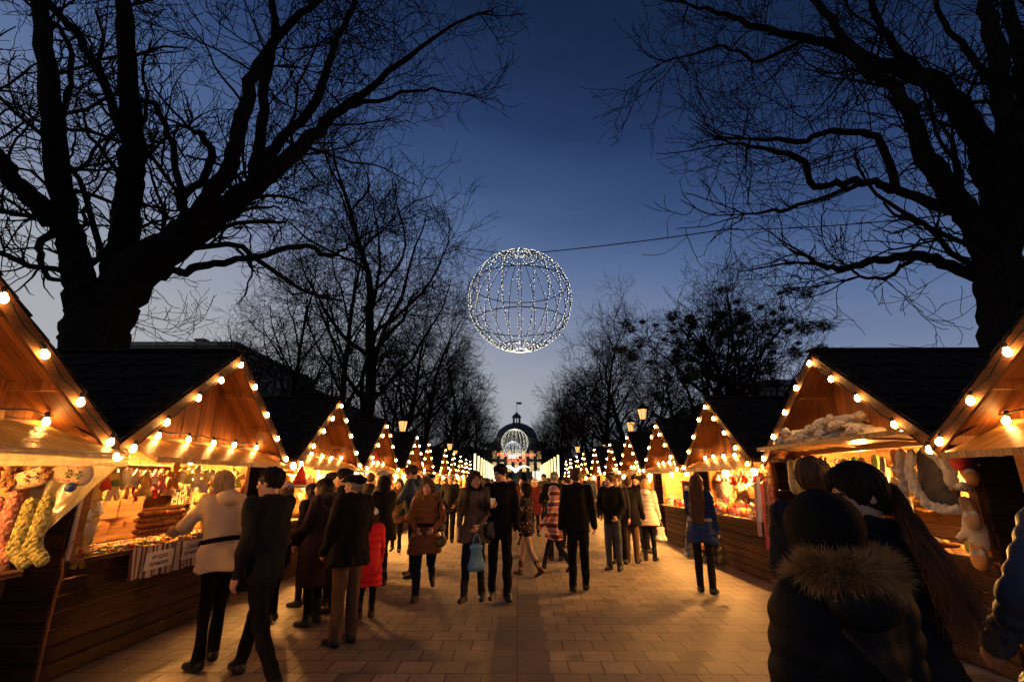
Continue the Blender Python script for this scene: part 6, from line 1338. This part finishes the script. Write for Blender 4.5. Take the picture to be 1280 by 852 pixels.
# -- left side
beige, Db = person('woman with blond hair in a belted beige jacket leaning over the gingerbread counter', -2.88, 5.08, 62, 1.70, 'jacket', 'beige', 'black', hair='bob', hairc='blond', hem=.455, lean=14, legL=(-2, 2), legR=(8, 6), armL=(40, 14, 40, 20), armR=(14, 10, 22, 5), head=(10, -8), h=.0095, belt='black', female=True, hood='down', bulk=1.08)
man2, Dm = person('man in a dark jacket striding past the beige-jacketed woman, face turned to the stalls', -2.22, 4.62, 62, 1.76, 'jacket', 'charcoal', 'black', hair='short', hairc='black', hem=.46, lean=5, legL=(-24, 12), legR=(25, 6), armL=(-12, 8, 22, 0), armR=(18, 8, 45, 25), head=(24, 2), h=.009)
person('woman in a long plum coat with grey fur collar and black beanie, in profile', -2.47, 6.45, 78, 1.62, 'long', 'plum', 'black', hair='bob', hairc='dark', hat='beanie', hem=.24, armL=(20, 6, 45, 20), armR=(10, 6, 20, 5), head=(10, 6), h=.013, hood='furgrey', female=True, bulk=1.12, boots=True)
person('older man in a flat cap, black jacket and brown trousers, hands down', -1.84, 5.72, 55, 1.67, 'jacket', 'black', 'khaki', hair='short', hairc='grey', hat='flatcap', hem=.44, armL=(10, 8, 22, 10), armR=(8, 8, 26, 8), head=(22, 2), h=.010, bulk=1.10)
person('child in a long red padded coat with pink scarf and white hat', -1.90, 6.73, 20, 1.25, 'coat', 'red', 'black', 'brown', True, hair='bob', hairc='brown', hat='beanie', hatc='white', hem=.27, head=(-10, 0), h=.013, puff=True, scarf='pinkknit', armR=(10, 10, 20, 0))
person('woman in a hooded black coat reaching an arm out to the stall', -2.28, 8.63, 40, 1.66, 'coat', 'black', 'black', hair=None, hem=.40, hood='up', armR=(48, 18, 18, -20), armL=(20, 10, 30, 0), h=.014, female=True, boots=True, bulk=1.1)
person('tall man in a grey-blue hooded jacket bending towards the left stalls', -1.86, 9.30, 82, 1.86, 'jacket', 'greyblue', 'denim', hair='short', hairc='dark', hem=.46, lean=7, armL=(30, 8, 40, 15), armR=(14, 8, 30, 10), head=(8, -14), h=.014, hood='down', legL=(-3, 3), legR=(5, 4))
brown, Dbr = person('woman in a brown quilted coat with fur hood walking towards the camera', -1.37, 7.75, 186, 1.64, 'coat', 'brownpuff', 'denim', 'brown', True, hair='bob', hairc='brown', hem=.36, legR=(14, 4), legL=(-16, 38), armL=(4, 18, 52, 44), armR=(4, 18, 50, 44), head=(-8, 2), h=.011, puff=True, hood='fur', belt='black', female=True, bulk=1.1)
shoulder_bag('dark handbag with olive side on the shoulder of the brown-coated woman', brown, Dbr, -1, .30, .24, M('olive_bag', (.075, .065, .03), .5, .3), CL['black'])
wc, Dw = person('woman with long dark hair in a glossy fur-panelled jacket walking in the middle', -.63, 7.56, 172, 1.72, 'jacket', 'furjacket', 'denim', boots=True, hair='long', hairc='dark', hem=.42, legR=(9, 4), legL=(-6, 4), armR=(-2, 10, 14, 4), armL=(6, 10, 48, 30), head=(34, 2), h=.010, female=True, scarf='black')
mc, Dmc = person('young man in a black jacket looking down at a white paper cup he holds', -.25, 7.66, 183, 1.82, 'jacket', 'black', 'black', hair='short', hairc='black', hem=.46, legL=(8, 3), legR=(-5, 4), armR=(22, 6, 78, 22), armL=(4, 8, 14, 2), head=(-42, -18), h=.010)
ARMr = Dmc['ARM'][1]; p = world(mc, ARMr[2] + ARMr[4] * .085 + np.array([0, .0, .035]))
cup = MB(); cup.lathe([(.026, 0), (.036, .085), (.038, .088), (.035, .088), (.027, .012)], 14); tag(cup.build('paper_cup', M('white_paper', (.75, .72, .68), .6, .05)), 'white paper cup in the hand of the young man', 'cup').location = tuple(p - np.array([0, 0, .03]))
W_ = world(wc, Dw['ARM'][-1][2] + Dw['ARM'][-1][4] * .08); carrier('light blue plastic bag hanging between the walking couple', W_ - np.array([-.02, .03, .05]), .24, .34, M('blue_plastic', (.10, .24, .34), .35, .3), .14, rz=.4)
shoulder_bag('small black handbag on the hip of the long-haired woman in the couple', wc, Dw, -1, .22, .18, CL['leather'], CL['black'], .52)
person('youth with thick black hair standing behind the flat-capped man', -2.44, 7.10, 100, 1.76, 'jacket', 'black', 'black', hair='short', hairc='black', head=(0, 4), h=.014)
person('woman in a lilac knitted hat half hidden behind the striding man', -3.02, 6.55, 95, 1.58, 'coat', 'charcoal', 'black', hair='bob', hairc='brown', hat='beanie', hatc='lilac', hem=.36, h=.014, female=True)
person('shorter person in a dark knitted hat near the santa hat', -2.98, 7.35, 80, 1.55, 'jacket', 'black', 'black', hair='bob', hairc='dark', hat='beanie', h=.015, female=True)
person('person in a pale grey knitted hat behind the plum-coated woman', -2.66, 7.5, 85, 1.62, 'coat', 'charcoal', 'denim', hair='bob', hairc='brown', hat='beanie', hatc='greyknit', h=.015, female=True)
person('man in a grey knitted hat and dark jacket walking towards the camera, hands in pockets', -1.88, 14.3, 178, 1.73, 'jacket', 'charcoal', 'black', hair='short', hairc='dark', hat='beanie', hatc='greyknit', hem=.43, legL=(8, 3), legR=(-8, 8), armL=(2, 16, 40, 30), armR=(2, 16, 40, 30), h=.015)
person('dark-haired woman in a pale top behind the walking couple', -.72, 12.2, 180, 1.64, 'jacket', 'greyknit', 'denim', hair='long', hairc='dark', h=.016, female=True, legR=(8, 3))
# -- right of the middle
person('girl in a floral dark jacket, pale trousers and brown ankle boots, walking left', .17, 9.47, 66, 1.56, 'jacket', 'floral', 'tan', 'brown', True, hair='bob', hairc='black', hem=.44, legR=(17, 8), legL=(-16, 18), armL=(14, 6, 22, 0), armR=(-10, 6, 12, 0), head=(4, 0), h=.012, female=True)
person('person in a striped pink hooded knit coat and dark jeans, walking left', .72, 10.0, 70, 1.52, 'coat', 'stripes', 'denim', 'black', True, hair=None, hem=.37, hood='up', hatc='stripes', legR=(24, 8), legL=(-20, 16), armL=(12, 6, 28, 8), armR=(-10, 6, 16, 0), h=.012, female=True)
person('broad man in a black jacket walking away on the right of the middle', .96, 8.18, -3, 1.76, 'jacket', 'black', 'black', hair='short', hairc='brown', hem=.46, legL=(-5, 6), legR=(7, 3), armL=(-4, 10, 14, 0), armR=(6, 10, 16, 0), head=(-6, 0), h=.011, bulk=1.08)
person('dark-coated man with fair hands raised, beyond the striped coat', .84, 11.3, 3, 1.78, 'coat', 'black', 'black', hair='short', hairc='grey', hem=.40, armL=(20, 22, 95, 20), armR=(20, 22, 95, 20), h=.015)
person('man with receding hair, black jacket and faded jeans, looking left with hands in pockets', 1.87, 10.1, 150, 1.71, 'jacket', 'black', 'jeans', 'black', hair='short', hairc='brown', hem=.46, armL=(4, 16, 42, 30), armR=(4, 16, 42, 30), head=(-30, 4), h=.012)
person('man partly hidden behind the one in faded jeans', 2.15, 10.9, 160, 1.70, 'jacket', 'charcoal', 'black', hair='short', hairc='brown', h=.015)
person('man in a long black coat and brown trousers seen from behind', 2.42, 11.0, -25, 1.66, 'coat', 'black', 'khaki', hair='short', hairc='brown', hem=.42, h=.013, armR=(8, 8, 20, 0), bulk=1.1)
cr, Dcr = person('woman in a cream padded jacket with hood down, facing the right stalls', 2.86, 11.25, -28, 1.62, 'jacket', 'cream', 'black', 'black', True, hair='bob', hairc='blond', hem=.42, h=.012, puff=True, hood='down', female=True, armR=(8, 8, 18, 0), armL=(8, 8, 24, 0), bulk=1.08)
A_ = Dcr['ARM'][1]; carrier('white plastic bag in the hand of the cream-jacketed woman', world(cr, A_[2] + A_[4] * .08), .22, .30, M('white_plastic', (.62, .58, .52), .4, .15), .12)
bl, Dbl = person('woman with very long brown hair in a belted blue jacket at the doll stall', 2.88, 8.10, -32, 1.67, 'jacket', 'cobalt', 'black', 'black', True, hair='verylong', hairc='brown', hem=.40, h=.010, puff=True, female=True, armL=(26, 8, 60, 10), armR=(4, 10, 10, 0), belt='greyknit', legL=(4, 3), legR=(-3, 3))
A_ = Dbl['ARM'][1]; carrier('black handbag held low by the woman in the blue jacket', world(bl, A_[2] + A_[4] * .08), .26, .24, CL['leather'], .17, cat='handbag', rz=.5, name='handbag')
bw = M('black_white_print', (.015, .015, .015), .5, .3, 22, c2=(.6, .58, .54)); A_ = Dbl['ARM'][-1]; pB = world(bl, A_[2] + A_[4] * .06)
carrier('black and white patterned bag on the arm of the woman in blue', pB + np.array([-.12, -.08, -.03]), .34, .42, bw, .24, rz=.3); carrier('orange paper bag beside the patterned one', pB + np.array([-.02, -.16, -.06]), .20, .28, M('orange_paper', (.62, .20, .03), .6, .2), .20, rz=.5)
# -- right foreground
person('dark-haired man in a navy coat at the plush stall, seen from behind', 1.74, 2.95, -22, 1.73, 'coat', 'navy', 'black', hair='short', hairc='brown', hem=.42, head=(-28, -4), h=.010, armL=(16, 8, 40, 10), armR=(20, 8, 40, 10))
pony, Dp = person('woman with a long loose ponytail in a black coat bending to the left', 1.46, 2.08, 12, 1.67, 'coat', 'blackpuff', 'black', hair='tied', hairc='black', hem=.42, head=(76, -12), lean=6, h=.0085, puff=True, armR=(10, 22, 35, 10), armL=(20, 10, 40, 10), bulk=1.12, female=True, scarf='black')
fh, Df = person('person in black hat and quilted coat with big tan fur hood, nearest the camera', .93, 1.56, 6, 1.55, 'coat', 'blackpuff', 'black', hair=None, hat='ushanka', hem=.42, h=.0085, puff=True, hood='fur_close', head=(-30, -6), armL=(8, 9, 18, 0), armR=(8, 9, 18, 0), bulk=1.0, female=True)
re_, Dr = person('person in a slate-blue padded jacket cut off by the right edge', 2.27, 2.08, 10, 1.78, 'jacket', 'slate', 'denim', hair='short', hairc='brown', hem=.44, h=.0105, puff=True, armL=(4, 34, 34, 26), armR=(10, 12, 30, 0), bulk=1.15)
shoulder_bag('black shoulder bag with metal clasp on the slate-blue jacket', re_, Dr, -1, .34, .28, CL['leather'], M('pale_strap', (.35, .28, .2), .5, .2), .52)
def strand_hair(root, D, n, seed):
    """the loose ponytail: hundreds of fine strands falling from the tie over the back to the right"""
    rng = np.random.RandomState(seed); ch = []; U, k = D['U'], D['k']
    o = D['HC'] + D['RH'] @ np.array([0, -.105, .0]) * k
    for _ in range(n):
        j = rng.normal(size=3); sp_ = rng.uniform(0, 1)
        P = np.array([o + j * .009, o + D['RH'] @ np.array([0, -.04, -.015]) + j * .013, U([.045, -.15, .85 * D['H']]) + j * np.array([.016, .012, .016]), U([.06, -.18, .79 * D['H']]) + j * np.array([.022, .018, .02]), U([.075 + .02 * sp_, -.19, (.73 - .03 * sp_) * D['H']]) + j * np.array([.022, .022, .03]), U([.085 + .03 * sp_, -.195, (.69 - .06 * sp_) * D['H']]) + j * np.array([.026, .03, .035])])
        Q, r = smooth_limb(P, [.0013, .0013, .0012, .0011, .0009, .0004], 4); ph_ = rng.uniform(0, 6.28, 3); tt = np.linspace(0, 1, len(Q))[:, None]; Q = Q + tt ** 1.2 * (.016 * np.sin(tt * rng.uniform(9, 20) + ph_)) + (tt ** 3) * rng.normal(size=3) * .025; ch.append((Q, r))
    link('ponytail', limb_mesh('ponytail', ch, M('ponytail_hair', (.07, .028, .010), .5, .4, 5, spec=.4)), root)
    t = MB(); t.tube([o + D['RH'] @ np.array([math.cos(a) * .022, -.012, math.sin(a) * .022]) for a in np.linspace(0, 2 * PI, 11)], .008, 5); t.build('hair_tie', CL['tan'], root)
strand_hair(pony, Dp, 650, 3)
# hanging strap of the bag on the nearest person's back
t = MB(); U = Df['U']; t.tube([U([-.10, -.135, .80 * 1.55]), U([.0, -.185, .72 * 1.55]), U([.10, -.19, .62 * 1.55]), U([.17, -.16, .53 * 1.55])], .009, 5); st_ = t.build('bag_strap', CL['charcoal'], fh)

for xx, yy, fc, hh, kw, lb in ((-3.05, 8.25, 95, 1.70, dict(topc='black', hat='beanie', hatc='charcoal'), 'person in dark jacket and dark hat at the counter beyond the santa hat'), (-3.0, 9.3, 80, 1.64, dict(topc='brown', top='coat', hem=.34, hair='bob', hairc='brown', female=True, scarf='lilac'), 'woman in brown coat with lilac scarf at the banner stall'),
        (-2.75, 10.2, 110, 1.76, dict(topc='navy', hat='beanie', hatc='greyknit'), 'man in navy jacket and pale grey hat at the banner stall'), (-3.1, 11.4, 70, 1.66, dict(topc='wine', top='coat', hem=.34, hair='long', hairc='dark', female=True), 'woman in a wine coat with long dark hair near the banner stall'),
        (3.1, 12.4, -80, 1.72, dict(topc='charcoal', legs='denim'), 'man in a charcoal jacket past the cabinet stall counter'), (1.5, 12.3, 190, 1.66, dict(topc='greyknit', hair='long', hairc='brown', female=True, scarf='white'), 'woman in a grey top and white scarf coming towards the camera')):
    person(lb, xx, yy, fc, hh, h=.015, legL=(6, 4), legR=(-5, 6), **kw)
# -- the crowd further down the avenue
protos = [dict(topc='black', legs='black', hairc='dark'), dict(topc='charcoal', legs='denim', hair='bob', hairc='brown', top='coat', hem=.36, female=True), dict(topc='navy', legs='denim', hairc='brown', hat='beanie'),
          dict(topc='brown', legs='black', hair='long', hairc='dark', top='coat', hem=.38, female=True), dict(topc='wine', legs='black', hair='bob', hairc='blond', top='coat', hem=.36, female=True, hat='beanie', hatc='white'), dict(topc='green', legs='denim', hairc='black', hood='down'), dict(topc='greyblue', legs='jeans', hairc='grey', hat='flatcap')]
NMS = ['black jacket', 'charcoal coat and bobbed hair', 'navy jacket and dark knitted hat', 'brown coat and long hair', 'wine coat and white hat', 'olive hooded jacket', 'grey-blue jacket and flat cap']
rc = random.Random(77); spots = []
cand = [(-3.1, 10.6), (-2.9, 12.4), (-2.2, 12.9), (-3.0, 15.2), (-1.2, 16.5), (-2.5, 17.6), (-.4, 15.6), (.2, 13.6), (.55, 15.8), (1.3, 13.2), (1.75, 14.8), (2.6, 13.9), (3.1, 13.2), (3.2, 15.8), (2.2, 17.6), (1.0, 18.6), (-.2, 19.2), (-1.6, 20.4), (-2.9, 20.6), (.6, 21.5), (2.9, 20.2), (1.9, 22.0), (3.3, 18.0), (-3.2, 18.2),
        (-.9, 23), (-2.2, 24), (.2, 24.6), (1.4, 25.4), (2.7, 24.6), (-3.1, 25.6), (-1.5, 27), (.8, 28), (2.2, 29), (-.4, 29.5), (-2.6, 30), (3.1, 28), (1.5, 32), (-1.3, 33), (.2, 34.5), (2.6, 34), (-2.8, 35.5), (-.6, 38), (1.2, 38.5), (2.8, 40), (-2.0, 40.5), (.2, 42.5), (-1.2, 45), (1.8, 45.5), (.6, 49), (-2.4, 50), (2.6, 51), (-.5, 54), (1.4, 57)]
made = {}; NEARW = ['nearest', 'second nearest', 'third nearest', 'fourth nearest', 'fifth nearest', 'sixth nearest', 'seventh nearest', 'eighth nearest', 'ninth nearest']; cnt = {}
for i, (x, y) in enumerate(cand):
    k = (i * 3 + i // 7) % 7; fc = rc.choice([0, 180, 175, 185, 10, -15, 80, -80, 160]); c_ = cnt.get(k, 0); cnt[k] = c_ + 1
    lb = f'{NEARW[min(c_, 8)]} of those in the far crowd wearing a {NMS[k]}'
    if k not in made:
        st = rc.uniform(6, 16); made[k], _d = person(lb, x, y, fc, 1.62 if protos[k].get('female') else 1.74, h=.019, legL=(st, 5), legR=(-st, 10), group='people in the far crowd', **protos[k])
    else:
        index_children() if False else None
        r0 = made[k]; r = r0.copy(); COL.objects.link(r); r['label'] = lb; s_ = rc.uniform(.95, 1.05); r.scale = (s_, s_, s_); r.location = (x, y, 0); r.rotation_euler = (0, 0, R(fc))
        for ch in r0.children:
            c2 = ch.copy(); COL.objects.link(c2); c2.parent = r
            for g2 in ch.children:
                c3 = g2.copy(); COL.objects.link(c3); c3.parent = c2
